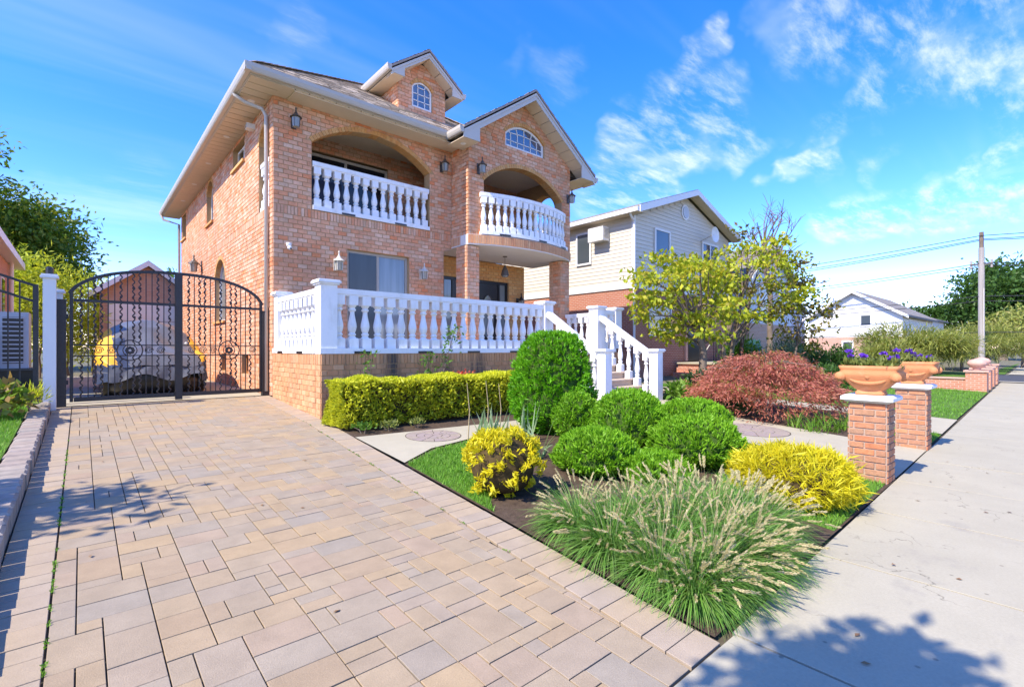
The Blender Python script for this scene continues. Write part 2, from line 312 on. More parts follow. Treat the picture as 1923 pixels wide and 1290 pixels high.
class MB:
    """collects vertices and faces of one mesh, in world coordinates"""
    def __init__(s): s.v = []; s.f = []
    def add(s, vs, fs):
        o = len(s.v); s.v.extend(vs); s.f.extend([tuple(i+o for i in f) for f in fs]); return s
    def quad(s, a, b, c, d): return s.add([a, b, c, d], [(0, 1, 2, 3)])
    def box(s, x0, x1, y0, y1, z0, z1):
        return s.add([(x0,y0,z0),(x1,y0,z0),(x1,y1,z0),(x0,y1,z0),(x0,y0,z1),(x1,y0,z1),(x1,y1,z1),(x0,y1,z1)],
                     [(0,3,2,1),(4,5,6,7),(0,1,5,4),(1,2,6,5),(2,3,7,6),(3,0,4,7)])
    def bbox(s, x0, x1, y0, y1, z0, z1, b):
        """box with a chamfered top edge"""
        return s.add([(x0,y0,z0),(x1,y0,z0),(x1,y1,z0),(x0,y1,z0),(x0,y0,z1-b),(x1,y0,z1-b),(x1,y1,z1-b),(x0,y1,z1-b),
                      (x0+b,y0+b,z1),(x1-b,y0+b,z1),(x1-b,y1-b,z1),(x0+b,y1-b,z1)],
                     [(0,3,2,1),(0,1,5,4),(1,2,6,5),(2,3,7,6),(3,0,4,7),(4,5,9,8),(5,6,10,9),(6,7,11,10),(7,4,8,11),(8,9,10,11)])
    def bar(s, p, q, w, h, up=(0,0,1)):
        p = Vector(p); q = Vector(q); d = (q-p).normalized(); u = Vector(up)
        sd_ = d.cross(u)
        if sd_.length < 1e-4: sd_ = d.cross(Vector((1,0,0)))
        sd_.normalize(); u = sd_.cross(d).normalized()
        a = sd_*w/2; b = u*h/2
        vs = [p-a-b, p+a-b, p+a+b, p-a+b, q-a-b, q+a-b, q+a+b, q-a+b]
        return s.add([tuple(v) for v in vs], [(0,1,2,3),(7,6,5,4),(0,4,5,1),(1,5,6,2),(2,6,7,3),(3,7,4,0)])
    def tube(s, pts, rad, n=6, caps=True):
        pts = [Vector(p) for p in pts]; k = len(pts)
        rads = rad if hasattr(rad, '__len__') else [rad]*k
        o = len(s.v); ref = Vector((0,0,1))
        for i, p in enumerate(pts):
            d = (pts[min(i+1,k-1)] - pts[max(i-1,0)])
            d = d.normalized() if d.length > 1e-9 else Vector((0,0,1))
            if abs(d.dot(ref)) > .95: ref = Vector((1,0,0)) if abs(d.x) < .9 else Vector((0,1,0))
            a = d.cross(ref).normalized(); b = d.cross(a).normalized(); ref = a.cross(d).normalized() if False else ref
            for j in range(n):
                t = 2*math.pi*j/n
                s.v.append(tuple(p + (a*math.cos(t)+b*math.sin(t))*rads[i]))
        for i in range(k-1):
            for j in range(n):
                s.f.append((o+i*n+j, o+i*n+(j+1)%n, o+(i+1)*n+(j+1)%n, o+(i+1)*n+j))
        if caps:
            s.f.append(tuple(o+j for j in range(n))); s.f.append(tuple(o+(k-1)*n+j for j in reversed(range(n))))
        return s
    def lathe(s, prof, c, n=12, caps=True, sx=1, sy=1, rot=0):
        o = len(s.v)
        for r, z in prof:
            for j in range(n):
                t = 2*math.pi*j/n + rot
                s.v.append((c[0]+r*math.cos(t)*sx, c[1]+r*math.sin(t)*sy, c[2]+z))
        for i in range(len(prof)-1):
            for j in range(n):
                s.f.append((o+i*n+j, o+i*n+(j+1)%n, o+(i+1)*n+(j+1)%n, o+(i+1)*n+j))
        if caps:
            s.f.append(tuple(o+j for j in reversed(range(n)))); s.f.append(tuple(o+(len(prof)-1)*n+j for j in range(n)))
        return s
    def prism(s, poly, fn, d0, d1):
        """poly: 2-D outline; fn(u, w, d) -> world point; extruded from depth d0 to d1"""
        n = len(poly); o = len(s.v)
        s.v += [tuple(fn(u, w, d0)) for u, w in poly] + [tuple(fn(u, w, d1)) for u, w in poly]
        s.f.append(tuple(o+i for i in range(n))); s.f.append(tuple(o+n+i for i in reversed(range(n))))
        for i in range(n): s.f.append((o+i, o+n+i, o+n+(i+1)%n, o+(i+1)%n))
        return s
    def ellipsoid(s, c, r, nu=16, nv=10, jit=0):
        o = len(s.v)
        for i in range(nv+1):
            ph = math.pi*i/nv
            for j in range(nu):
                t = 2*math.pi*j/nu; k = 1 + (random.uniform(-jit, jit) if jit else 0)
                s.v.append((c[0]+r[0]*k*math.sin(ph)*math.cos(t), c[1]+r[1]*k*math.sin(ph)*math.sin(t), c[2]+r[2]*k*math.cos(ph)))
        for i in range(nv):
            for j in range(nu):
                s.f.append((o+i*nu+j, o+(i+1)*nu+j, o+(i+1)*nu+(j+1)%nu, o+i*nu+(j+1)%nu))
        return s

def tag(o, label=None, cat=None, group=None, kind=None):
    if label: o['label'] = label
    if cat: o['category'] = cat
    if group: o['group'] = group
    if kind: o['kind'] = kind
    return o

def empty(name, loc, label=None, cat=None, group=None, parent=None):
    o = bpy.data.objects.new(name, None); COL.objects.link(o)
    o.empty_display_size = .2
    if parent: o.parent = parent; o.location = Vector(loc) - WL[parent.name]
    else: o.location = loc
    WL[o.name] = Vector(loc)
    return tag(o, label, cat, group)

def recalc(me):
    b = bmesh.new(); b.from_mesh(me); bmesh.ops.recalc_face_normals(b, faces=b.faces); b.to_mesh(me); b.free()

def build(name, mb, mat, parent=None, smooth=False, kind=None, label=None, cat=None, group=None, origin=None, fix=True):
    v = np.array(mb.v, dtype=float)
    if parent is not None: org = WL[parent.name]
    elif origin is not None: org = Vector(origin)
    else:
        lo, hi = v.min(0), v.max(0); org = Vector(((lo[0]+hi[0])/2, (lo[1]+hi[1])/2, lo[2]))
    v = v - np.array(org)
    me = bpy.data.meshes.new(name); me.from_pydata(v.tolist(), [], mb.f)
    if fix: recalc(me)
    me.materials.append(M[mat] if isinstance(mat, str) else mat)
    if smooth: me.shade_smooth()
    o = bpy.data.objects.new(name, me); COL.objects.link(o)
    if parent is not None: o.parent = parent
    else: o.location = org
    WL[o.name] = org.copy()
    return tag(o, label, cat, group, kind)

def inst(name, me, parent, loc, rotz=0):
    """a piece that shares its mesh with its alikes"""
    o = bpy.data.objects.new(name, me); COL.objects.link(o)
    o.parent = parent; o.location = Vector(loc) - WL[parent.name]
    if rotz: o.rotation_euler = (0, 0, rotz)
    WL[o.name] = Vector(loc)
    return o

def mesh_only(name, mb, mat, smooth=False):
    me = bpy.data.meshes.new(name); me.from_pydata(mb.v, [], mb.f); recalc(me)
    me.materials.append(M[mat])
    if smooth: me.shade_smooth()
    return me

def np_mesh(name, V, Fc, mat, parent=None, origin=None, kind=None, label=None, cat=None, group=None, smooth=False):
    """V (n,3) world, Fc (m,k) uniform faces"""
    org = WL[parent.name] if parent is not None else Vector(origin if origin is not None else ((V[:,0].min()+V[:,0].max())/2, (V[:,1].min()+V[:,1].max())/2, V[:,2].min()))
    V = (V - np.array(org)).astype(np.float32); Fc = Fc.astype(np.int32)
    me = bpy.data.meshes.new(name); n, k = Fc.shape
    me.vertices.add(len(V)); me.vertices.foreach_set('co', V.ravel())
    me.loops.add(n*k); me.loops.foreach_set('vertex_index', Fc.ravel())
    me.polygons.add(n); me.polygons.foreach_set('loop_start', np.arange(0, n*k, k, dtype=np.int32))
    me.polygons.foreach_set('loop_total', np.full(n, k, dtype=np.int32))
    if smooth: me.polygons.foreach_set('use_smooth', np.ones(n, dtype=bool))
    me.update(calc_edges=True)
    me.materials.append(M[mat])
    o = bpy.data.objects.new(name, me); COL.objects.link(o)
    if parent is not None: o.parent = parent
    else: o.location = org
    WL[o.name] = org.copy()
    return tag(o, label, cat, group, kind)

def unit(a): return a/np.maximum(np.linalg.norm(a, axis=1, keepdims=True), 1e-9)

def leaf_geo(P, D, Ls, Ws, ref=None, fold=.18, mid=.45):
    """pointed leaves: base, two sides, tip"""
    n = len(P); D = unit(D)
    if ref is None: ref = RNG.normal(size=(n,3))
    S = unit(np.cross(D, ref)); Nn = np.cross(S, D)
    Ls = np.broadcast_to(Ls, (n,))[:,None]; Ws = np.broadcast_to(Ws, (n,))[:,None]
    V = np.empty((n,4,3))
    V[:,0] = P; V[:,1] = P + D*Ls*mid + S*Ws/2 + Nn*Ws*fold; V[:,2] = P + D*Ls; V[:,3] = P + D*Ls*mid - S*Ws/2 + Nn*Ws*fold
    Fc = np.arange(n*4).reshape(n,4)
    return V.reshape(-1,3), Fc

def blade_geo(P, D, Ls, W, droop, segs=3, taper=1.):
    """arching grass blades: ribbons that bend under their own weight"""
    n = len(P); D = unit(D); Ls = np.broadcast_to(Ls, (n,)); W = np.broadcast_to(W, (n,)); droop = np.broadcast_to(droop, (n,))
    S = unit(np.cross(D, np.array([0,0,1.])) + RNG.normal(size=(n,3))*.15)
    V = np.empty((n, segs+1, 2, 3)); p = P.copy(); d = D.copy()
    tips = None
    for i in range(segs+1):
        w = (W*(1-(i/segs)**1.5*taper)*.5)[:,None] + 1e-4
        V[:,i,0] = p - S*w; V[:,i,1] = p + S*w
        if i < segs:
            p = p + d*(Ls/segs)[:,None]
            d = unit(d - np.array([0,0,1.])*(droop/segs)[:,None])
    V = V.reshape(-1,3)
    base = (np.arange(n)*(segs+1)*2)[:,None,None]
    q = np.array([[2*i, 2*i+1, 2*i+3, 2*i+2] for i in range(segs)])[None]
    Fc = (base+q).reshape(-1,4)
    return V, Fc, p, d

def zg(y):
    if y < 1.3: return 0.0
    if y < 8.8: return .04*(y-1.3)
    return min(.5, .3 + .0625*(y-8.8))
def zg_np(y): return np.where(y < 1.3, 0, np.where(y < 8.8, .04*(y-1.3), np.minimum(.5, .3+.0625*(y-8.8))))
def walk_edge(x): return 1.15 + .030*x               # the house side edge of the pavement

def patch(name, poly, dz, mat, parent=None, kind='structure', thick=0, fn=zg):
    """a sheet that follows the ground"""
    bm = bmesh.new()
    bm.faces.new([bm.verts.new((x, y, 0)) for x, y in poly])
    for yc in (1.3, 8.8, 12.0):
        bmesh.ops.bisect_plane(bm, geom=bm.verts[:]+bm.edges[:]+bm.faces[:], plane_co=(0,yc,0), plane_no=(0,1,0))
    bmesh.ops.triangulate(bm, faces=bm.faces[:])
    for v in bm.verts: v.co.z = fn(v.co.y) + dz
    if thick:
        r = bmesh.ops.extrude_face_region(bm, geom=bm.faces[:])
        for e in r['geom']:
            if isinstance(e, bmesh.types.BMVert): e.co.z -= thick
    bmesh.ops.recalc_face_normals(bm, faces=bm.faces[:])
    up = [f for f in bm.faces if abs(f.normal.z) > .5]
    if not thick:
        for f in bm.faces:
            if f.normal.z < 0: f.normal_flip()
    mb = MB(); bm.verts.index_update()
    mb.v = [tuple(v.co) for v in bm.verts]; mb.f = [tuple(v.index for v in f.verts) for f in bm.faces]
    bm.free()
    return build(name, mb, mat, parent, kind=kind if parent is None else None, fix=False)

def in_poly(x, y, poly):
    c = np.zeros(len(x), bool); n = len(poly)
    for i in range(n):
        x0, y0 = poly[i]; x1, y1 = poly[(i+1) % n]
        if y0 == y1: continue
        m = ((y0 > y) != (y1 > y)) & (x < (x1-x0)*(y-y0)/(y1-y0)+x0)
        c ^= m
    return c
def sample_poly(poly, n):
    P = np.array(poly); lo, hi = P.min(0), P.max(0); out = []; tot = 0
    while tot < n:
        q = RNG.uniform(lo, hi, size=(n*2, 2)); q = q[in_poly(q[:,0], q[:,1], poly)]
        out.append(q); tot += len(q)
    return np.concatenate(out)[:n]
def lawn(name, poly, n, h, mat='lawn_blade', dz=0., label=None, parent=None, w=.008):
    q = sample_poly(poly, n)
    z = zg_np(q[:,1]) + dz
    P = np.column_stack([q, z]); D = np.column_stack([RNG.normal(size=(n,2))*.45, np.ones(n)])
    V, Fc, _, _ = blade_geo(P, D, RNG.uniform(.5,1.1,n)*h, w, .6, segs=2)
    return np_mesh(name, V, Fc, mat, parent=parent, kind='stuff', label=label, cat=None if parent else 'grass')
# ------------------------------------------------------------------ the ground
def ground_sheet():
    mb = MB(); ys = [-500, -2.45, -2.44, 1.3, 8.8, 12.0, 60, 900]; xs = [-500, -60, 0, 30, 60, 900]
    for y in ys:
        for x in xs: mb.v.append((x, y, (zg(y)-.09) if y > -2.445 else -.24))
    nx = len(xs)
    for j in range(len(ys)-1):
        for i in range(nx-1): mb.f.append((j*nx+i, j*nx+i+1, (j+1)*nx+i+1, (j+1)*nx+i))
    return build('ground', mb, 'ground_earth', kind='structure', fix=False, origin=(0,0,0))
ground_sheet()

def clip_convex(poly, a, b, c):
    """keep a*x + b*y <= c"""
    out = []
    for i in range(len(poly)):
        p = poly[i]; q = poly[(i+1) % len(poly)]; dp = a*p[0]+b*p[1]-c; dq = a*q[0]+b*q[1]-c
        if dp <= 0: out.append(p)
        if dp*dq < 0:
            t = dp/(dp-dq); out.append((p[0]+t*(q[0]-p[0]), p[1]+t*(q[1]-p[1])))
    return out
def area2(poly): return .5*sum(poly[i][0]*poly[(i+1)%len(poly)][1]-poly[(i+1)%len(poly)][0]*poly[i][1] for i in range(len(poly)))
def stone(mb, poly, gap, ch, top, depth):
    """a paving stone: chamfered top; gap taken off all round"""
    cx = sum(p[0] for p in poly)/len(poly); cy = sum(p[1] for p in poly)/len(poly)
    hx = max(abs(p[0]-cx) for p in poly); hy = max(abs(p[1]-cy) for p in poly)
    def ring(d, z):
        return [(cx+(p[0]-cx)*(1-d/hx), cy+(p[1]-cy)*(1-d/hy), top(p[1])+z) for p in poly]
    n = len(poly)
    vs = ring(gap, -depth) + ring(gap, -ch) + ring(gap+ch, 0)
    fs = [(i, (i+1)%n, n+(i+1)%n, n+i) for i in range(n)] + [(n+i, n+(i+1)%n, 2*n+(i+1)%n, 2*n+i) for i in range(n)] + [tuple(2*n+i for i in range(n))]
    mb.add(vs, fs)

def x_right(y): return 2.55 + .09*(y-1.48) if y < 8.7 else 3.19
X_WALL = -.40                                            # drive side face of the low block wall
drive = patch('driveway', [(X_WALL, 1.20), (2.53, 1.205), (x_right(8.7), 8.7), (3.19, 12.0), (3.19, 25.8), (X_WALL, 25.8)], -.02, 'joint_sand')

def paver_field():
    U = .108; x0 = X_WALL + .27; y0 = 1.215; nx = 30; ny = 100
    occ = np.zeros((nx, ny), bool); pcs = []
    shapes = [(3,2)]*6 + [(2,3)]*2 + [(2,2)]*6 + [(2,1)]*4 + [(1,2)]*3 + [(1,1)]*1
    rnd = random.Random(5)
    for j in range(ny):
        for i in range(nx):
            if occ[i, j]: continue
            opts = shapes[:]; rnd.shuffle(opts)
            for w, h in opts + [(1,1)]:
                if i+w <= nx and j+h <= ny and not occ[i:i+w, j:j+h].any():
                    if (w, h) == (1,1) and rnd.random() < .6 and i+1 < nx and not occ[i+1, j]: continue
                    occ[i:i+w, j:j+h] = True
                    pcs.append((x0+i*U, x0+(i+w)*U, y0+j*U, y0+(j+h)*U)); break
    out = []
    for a, b, c, d in pcs:
        p = [(a,c),(b,c),(b,d),(a,d)]
        # right edge of the field: .3 m inside the slanting outer edge; ends at the gate
        k = .09; p = clip_convex(p, 1, -k, 2.55-.31-k*1.48) if c < 8.6 else clip_convex(p, 1, 0, 3.19-.31)
        p = clip_convex(p, 0, 1, 11.95) if p else p
        if len(p) >= 3 and area2(p) > .004: out.append(('paver', p))
    # side courses
    y = 1.215; r = random.Random(3)
    while y < 11.9:
        y2 = min(y + .152, 11.95)
        xa = x_right((y+y2)/2)
        sk = .09*(y2-y) if y < 8.6 else 0
        out.append(('border_paver', [(xa-.30, y), (xa, y), (xa+sk, y2), (xa-.30+sk, y2)])); y = y2
    y = 1.2
    while y < 11.9:
        y2 = min(y + r.choice([.15, .2, .2]), 11.95)
        out.append(('border_paver', [(X_WALL+.005, y), (X_WALL+.265, y), (X_WALL+.265, y2), (X_WALL+.005, y2)])); y = y2
    return out
def place_pavers():
    pcs = paver_field(); sc_ = []
    for k, (m, p) in enumerate(pcs):
        cx = sum(q[0] for q in p)/len(p); cy = sum(q[1] for q in p)/len(p)
        pr = project((cx, cy, zg(cy)))
        inside = pr and -40 < pr[0] < 1960 and pr[1] < 1330
        sc_.append((abs(area2(p))/pr[2]**3 if inside else 0, k))
    sc_.sort(reverse=True); big = set(k for s_, k in sc_[:300] if s_ > 0)
    rest = {'paver': MB(), 'border_paver': MB()}; r = random.Random(9)
    for k, (m, p) in enumerate(pcs):
        dzr = r.uniform(-.002, .002)
        top = lambda y, d=dzr: zg(y) + d
        if k in big:
            mb = MB(); stone(mb, p, .0032, .002, top, .035); build('paver', mb, m, drive, fix=False)
        else: stone(rest[m], p, .0032, .002, top, .035)
    build('paving', rest['paver'], 'paver', drive, kind='stuff', fix=False)
    build('edge_paving', rest['border_paver'], 'border_paver', drive, kind='stuff', fix=False)
place_pavers()
patch('back_yard', [(X_WALL, 12.02), (3.19, 12.02), (3.19, 25.9), (X_WALL, 25.9)], .0, 'concrete')

# low block wall beside the drive, lawn behind it
bw = empty('block_wall', (X_WALL-.14, 6.5, zg(6.5)), 'low wall of pale pinkish concrete blocks holding up the lawn', 'retaining wall')
y = 1.6; r = random.Random(4)
while y < 11.55:
    l = r.uniform(.20, .25); mb = MB()
    zt = zg(y+.1)+.15+r.uniform(-.006, .006); xo = r.uniform(-.008, .008)
    mb.bbox(X_WALL-.23+xo, X_WALL+xo, y+.004, y+l-.004, zg(y)-.07, zt, .022)
    build('block', mb, 'wall_block', bw, fix=False); y += l
patch('left_lawn', [(-14, 1.9), (X_WALL-.25, 1.9), (X_WALL-.25, 11.6), (-14, 11.6)], .12, 'grass_base')
lawn('lawn_grass', [(-2.2, 3), (X_WALL-.26, 3), (X_WALL-.26, 11.6), (-2.6, 11.6)], 26000, .075, dz=.12, label='bright green lawn grass behind the low block wall')

# pavement along the street
def pave():
    sw = patch('sidewalk', [(-40, -.9), (32.5, -.9), (32.5, walk_edge(32.5)), (-40, walk_edge(-40)+1.2)], -.03, 'joint_sand')
    r = random.Random(8); xs = [2.67 + 1.52*k for k in range(-9, 20)]
    for i in range(len(xs)-1):
        a, b = xs[i], xs[i+1]
        ea, eb = walk_edge(a), walk_edge(b)
        if b < 2.8: ea = eb = 1.212
        for lo, hi in ((None, None),):
            mb = MB(); d = r.uniform(-.003, .003)
            top = lambda y, d=d: d
            stone(mb, [(a, -.1), (b, -.1), (b, eb), (a, ea)], .011, .002, top, .05)
            build('slab', mb, 'concrete', sw, fix=False)
            mb = MB(); stone(mb, [(a, -.9), (b, -.9), (b, -.1), (a, -.1)], .011, .002, top, .05)
            build('slab', mb, 'concrete', sw, fix=False)
pave()
patch('verge', [(-60, -2.3), (32.5, -2.3), (32.5, -.905), (-60, -.905)], -.01, 'grass_base')
kb = MB(); kb.bbox(-60, 32.5, -2.46, -2.3, -.2, 0, .02); build('kerb', kb, 'concrete', kind='structure')
patch('road', [(-200, -11), (300, -11), (300, -2.47), (-200, -2.47)], -.14, 'asphalt', fn=lambda y: 0)
# the cross street at the corner and the pavement that goes on beyond it
patch('cross_street', [(33.2, -2.4), (42, -2.4), (42, 90), (33.2, 90)], -.02, 'asphalt', fn=lambda y: 0)
patch('corner_apron', [(32.5, -.9), (33.2, -.9), (33.2, 3.4), (32.5, 3.2)], .0, 'concrete', fn=lambda y: 0)
patch('far_sidewalk', [(42, -.6), (150, -.6), (150, 5.6), (150, 5.2), (42, 2.45)], .006, 'concrete', fn=lambda y: 0)
patch('far_lawn', [(42.2, 2.6), (150, 5.7), (150, 40), (42.2, 40)], .0, 'grass_base', fn=lambda y: 0)

# front garden: beds, walk, lawns
BED = [(2.56, 1.26), (7.28, 1.36), (7.65, 1.96), (7.75, 3.4), (7.6, 5.5), (5.5, 5.85), (4.4, 5.95), (3.6, 5.75), (2.93, 5.3)]
patch('garden_bed', BED, .0, 'soil')
patch('hedge_bed', [(3.06, 7.0), (5.9, 6.76), (8.94, 6.76), (8.94, 8.74), (3.21, 8.74)], .0, 'soil')
WALK = [(7.29, 1.365), (9.6, 1.43), (9.75, 2.5), (10.1, 4.5), (11.3, 6.0), (11.3, 7.15), (8.95, 7.15), (8.95, 6.75), (5.9, 6.75), (3.05, 7.0), (2.94, 5.32),
        (3.6, 5.77), (4.4, 5.97), (5.5, 5.87), (7.62, 5.52), (7.77, 3.4), (7.67, 1.96)]
walk = patch('front_walk', WALK, .012, 'walk_concrete')
def medallion(cx, cy, R):
    t = empty('medallion', (cx, cy, zg(cy)), None, None, None, walk)
    rr = [.0, .34, .62, 1.0]; r = random.Random(2)
    top = lambda y: zg(y) + .018
    for k in range(3):
        n = (5, 9, 14)[k]
        for j in range(n):
            a0 = 2*math.pi*j/n + k*.3; a1 = 2*math.pi*(j+1)/n + k*.3
            poly = [(cx+R*rr[k+1]*math.cos(a), cy+R*rr[k+1]*math.sin(a)) for a in (a0, (a0+a1)/2, a1)]
            poly += [(cx+R*max(rr[k], .02)*math.cos(a), cy+R*max(rr[k], .02)*math.sin(a)) for a in (a1, a0)]
            mb = MB(); stone(mb, poly, .006, .004, top, .02)
            build('stone', mb, 'medallion', t, fix=False)
    ring = patch('joint_ring', [(cx+R*1.02*math.cos(a*.2618), cy+R*1.02*math.sin(a*.2618)) for a in range(24)], .0155, 'joint_sand', parent=t)
medallion(8.95, 3.75, .62); medallion(4.06, 6.45, .42)
L1 = [(2.94, 5.25), (3.6, 5.68), (4.3, 5.85), (4.0, 4.7), (3.35, 4.15), (3.0, 3.75), (2.78, 3.4)]
L2 = [(5.6, 2.75), (7.7, 3.25), (7.62, 1.97), (7.2, 1.4), (4.8, 1.32), (4.95, 2.0)]
lawn('lawn_grass', L1, 7000, .07, dz=.0, label='triangle of lawn grass between the drive edge and the spiky leaves')
lawn('lawn_grass', L2, 9000, .07, dz=.0, label='strip of lawn grass between the golden mound and the brick pillar')
patch('bed_lawn', L1, .004, 'grass_base'); patch('strip_lawn', L2, .004, 'grass_base')
# beyond the walk: maple bed, neighbouring walk and lawn
patch('maple_bed', [(9.8, 2.4), (13.2, 2.4), (14.3, 9.0), (11.4, 9.0), (11.35, 5.9), (10.15, 4.5)], .003, 'soil')
patch('side_lawn', [(9.65, 1.46), (11.6, 1.52), (11.6, 2.38), (9.78, 2.38)], .004, 'grass_base')
lawn('lawn_grass', [(9.7, 1.48), (11.6, 1.53), (11.6, 2.38), (9.8, 2.38)], 3000, .07, label='small patch of lawn beside the far brick pillar')
patch('neighbour_walk', [(11.65, 1.52), (14.2, 1.6), (14.4, 9.6), (13.3, 9.6), (13.2, 2.5), (11.65, 2.4)], .008, 'walk_concrete')
NL = [(14.25, 1.62), (23.85, 1.88), (23.85, 9.3), (14.45, 9.3)]
patch('neighbour_lawn', NL, .006, 'grass_base')
lawn('lawn_grass', NL, 16000, .09, label='smooth green lawn of the house next door', w=.014)

# weeds in the joints and a few fallen leaves
n = 60; q = np.column_stack([np.full(n, X_WALL+.267), RNG.uniform(2.2, 9.0, n)]); q[40:,0] = [x_right(v)-.303 for v in q[40:,1]]; k = 14
P = np.repeat(np.column_stack([q, zg_np(q[:,1])-.004]), k, 0) + RNG.normal(size=(n*k,3))*[.004,.022,0]
V, Fc = leaf_geo(P, np.column_stack([RNG.normal(size=(n*k,2))*.9, np.ones(n*k)]), RNG.uniform(.006,.026,n*k), .008)
np_mesh('joint_weeds', V, Fc, 'lawn_blade', drive, kind='stuff')
n = 26; q = np.column_stack([RNG.uniform(0, 2.6, n), RNG.uniform(1.8, 9, n)]); q[14:] = np.column_stack([RNG.uniform(2.6, 9, 12), RNG.uniform(.3, 1.2, 12)])
P = np.column_stack([q, zg_np(q[:,1])+.006]); D = np.column_stack([RNG.normal(size=(n,2)), RNG.normal(size=n)*.12])
V, Fc = leaf_geo(P, D, RNG.uniform(.03,.06,n), .024, ref=np.tile([0,0,1.],(n,1))+RNG.normal(size=(n,3))*.2)
np_mesh('leaf_litter', V, Fc, 'dead_leaf', kind='stuff', label='dry brown leaves lying scattered on the drive and pavement', cat='leaf litter')
# ------------------------------------------------------------------ brickwork engine
class Wall:
    """one flat stretch of wall: u runs along it, z up; n is the outward normal"""
    def __init__(s, origin, U, Nn):
        s.o = Vector(origin); s.U = Vector(U); s.n = Vector(Nn)
    def pt(s, u, z, d=0): return tuple(s.o + s.U*u + Vector((0,0,z)) + s.n*d)

class Opening:
    """rectangular opening, with a segmental arch on top when rise > 0; ring = depth of the arch bricks"""
    def __init__(s, u0, u1, z0, z1, rise=0, ring=.0):
        s.c = (u0+u1)/2; s.w = (u1-u0)/2; s.z0 = z0; s.z1 = z1; s.rise = rise; s.ring = ring
        if rise: s.R = (s.w**2+rise**2)/(2*rise); s.zc = z1+rise-s.R
        s.top = z1 + (rise+ring if rise else 0)
    def half(s, z, upper, outer):
        """half width at height z; upper: approached from above the springing"""
        if not s.rise: return s.w
        if z < s.z1 - 1e-6 or (abs(z-s.z1) < 1e-6 and not upper): return s.w
        R = s.R + (s.ring if outer else 0); k = R*R-(z-s.zc)**2
        return math.sqrt(k) if k > 0 else 0.0
    def spans(s, z0, z1): return z0 < s.top-1e-4 and z1 > s.z0+1e-4

def cut_row(a0, a1, b0, b1, z0, z1, ops, outer):
    """trapezoid (a0..b0 at z0, a1..b1 at z1) minus the openings -> list of trapezoids"""
    res = [(a0, a1, b0, b1)]
    for op in ops:
        if not op.spans(z0, z1): continue
        up = z0 >= op.z1-1e-6
        h0 = op.half(z0, up, outer); h1 = op.half(z1, up, outer)
        nr = []
        for (p0, p1, q0, q1) in res:
            l0, l1 = op.c-h0, op.c-h1; r0, r1 = op.c+h0, op.c+h1
            if max(q0, q1) <= min(l0, l1) or min(p0, p1) >= max(r0, r1): nr.append((p0, p1, q0, q1)); continue
            e0, e1 = min(q0, l0), min(q1, l1)
            if e0 > p0+.004 or e1 > p1+.004: nr.append((p0, p1, max(e0, p0), max(e1, p1)))
            e0, e1 = max(p0, r0), max(p1, r1)
            if e0 < q0-.004 or e1 < q1-.004: nr.append((min(e0, q0), min(e1, q1), q0, q1))
        res = nr
    return res

BR = []                                                   # bricks waiting to be placed: (quad, normal, material)
def lay(wall, lim, z0, z1, ops=(), course=.1, length=.21, gap=.010, thick=.28, back=None, soldier=(), mat='house_brick', seed=1, brick=True, off=0):
    """bricks in running bond between z0 and z1; lim(z) gives the ends of the wall. Adds backing to mb 'back'."""
    r = random.Random(seed); k = 0; z = z0
    while z < z1-1e-4:
        sol = any(abs(z-s_) < 1e-4 for s_ in soldier)
        h = .2 if sol else course
        zt = min(z+h, z1)
        (a0, b0), (a1, b1) = lim(z), lim(zt)
        for t in cut_row(a0, a1, b0, b1, z, zt, ops, False):
            if back is not None:
                pts = [(t[0], z), (t[2], z), (t[3], zt), (t[1], zt)]
                f = [wall.pt(u, w, 0) for u, w in pts]; bk = [wall.pt(u, w, -thick) for u, w in pts]
                back.add(f+bk, [(0,1,2,3),(7,6,5,4),(0,4,5,1),(1,5,6,2),(2,6,7,3),(3,7,4,0)])
        if brick:
            L = .075 if sol else length
            u = min(a0, a1) - (L/2 if (k % 2 and not sol) else 0) - off
            while u < max(b0, b1):
                v = u + L
                p0, p1, q0, q1 = max(u, a0), max(u, a1), min(v, b0), min(v, b1)
                if q0-p0 > .015 or q1-p1 > .015:
                    for t in cut_row(min(p0, q0), min(p1, q1), q0, q1, z, zt, ops, True):
                        if max(t[2]-t[0], t[3]-t[1]) > .02:
                            BR.append((wall, [(t[0], z), (t[2], z), (t[3], zt), (t[1], zt)], gap, r.uniform(.008, .015), mat))
                u = v
        z = zt; k += 1
def arch_ring(wall, op, depth, mat='arch_brick', n=None, proud=.014, parent=None, stop=None):
    """voussoirs round the head of an arch, running the whole depth of the reveal"""
    th = math.asin(min(1, op.w/op.R)); n = n or max(8, int(2*th*op.R/.085))
    for i in range(n):
        a0 = -th+2*th*i/n; a1 = -th+2*th*(i+1)/n; g = .004/op.R
        poly = []
        for R, aa in ((op.R-.012, (a0+g, a1-g)), (op.R+op.ring-.004, (a1-g, a0+g))):
            for a in aa: poly.append((op.c+R*math.sin(a), op.zc+R*math.cos(a)))
        mb = MB(); mb.prism(poly, lambda u, w, d: wall.pt(u, w, d), proud, -depth)
        build('arch_brick', mb, mat, parent)

def brick_geo(mb, wall, quad, gap, proud, o=Vector((0,0,0))):
    cu = sum(q[0] for q in quad)/4; cz = sum(q[1] for q in quad)/4
    hu = max(abs(q[0]-cu) for q in quad); hz = max(abs(q[1]-cz) for q in quad)
    def ring(g, d):
        ku = max(.15, 1-g/hu) if hu > 1e-4 else 1; kz = max(.15, 1-g/hz)
        return [tuple(Vector(wall.pt(cu+(q[0]-cu)*ku, cz+(q[1]-cz)*kz, d))-o) for q in quad]
    vs = ring(gap/2, -.004) + ring(gap/2+.004, proud)
    mb.add(vs, [(0,1,5,4),(1,2,6,5),(2,3,7,6),(3,0,4,7),(4,5,6,7)])

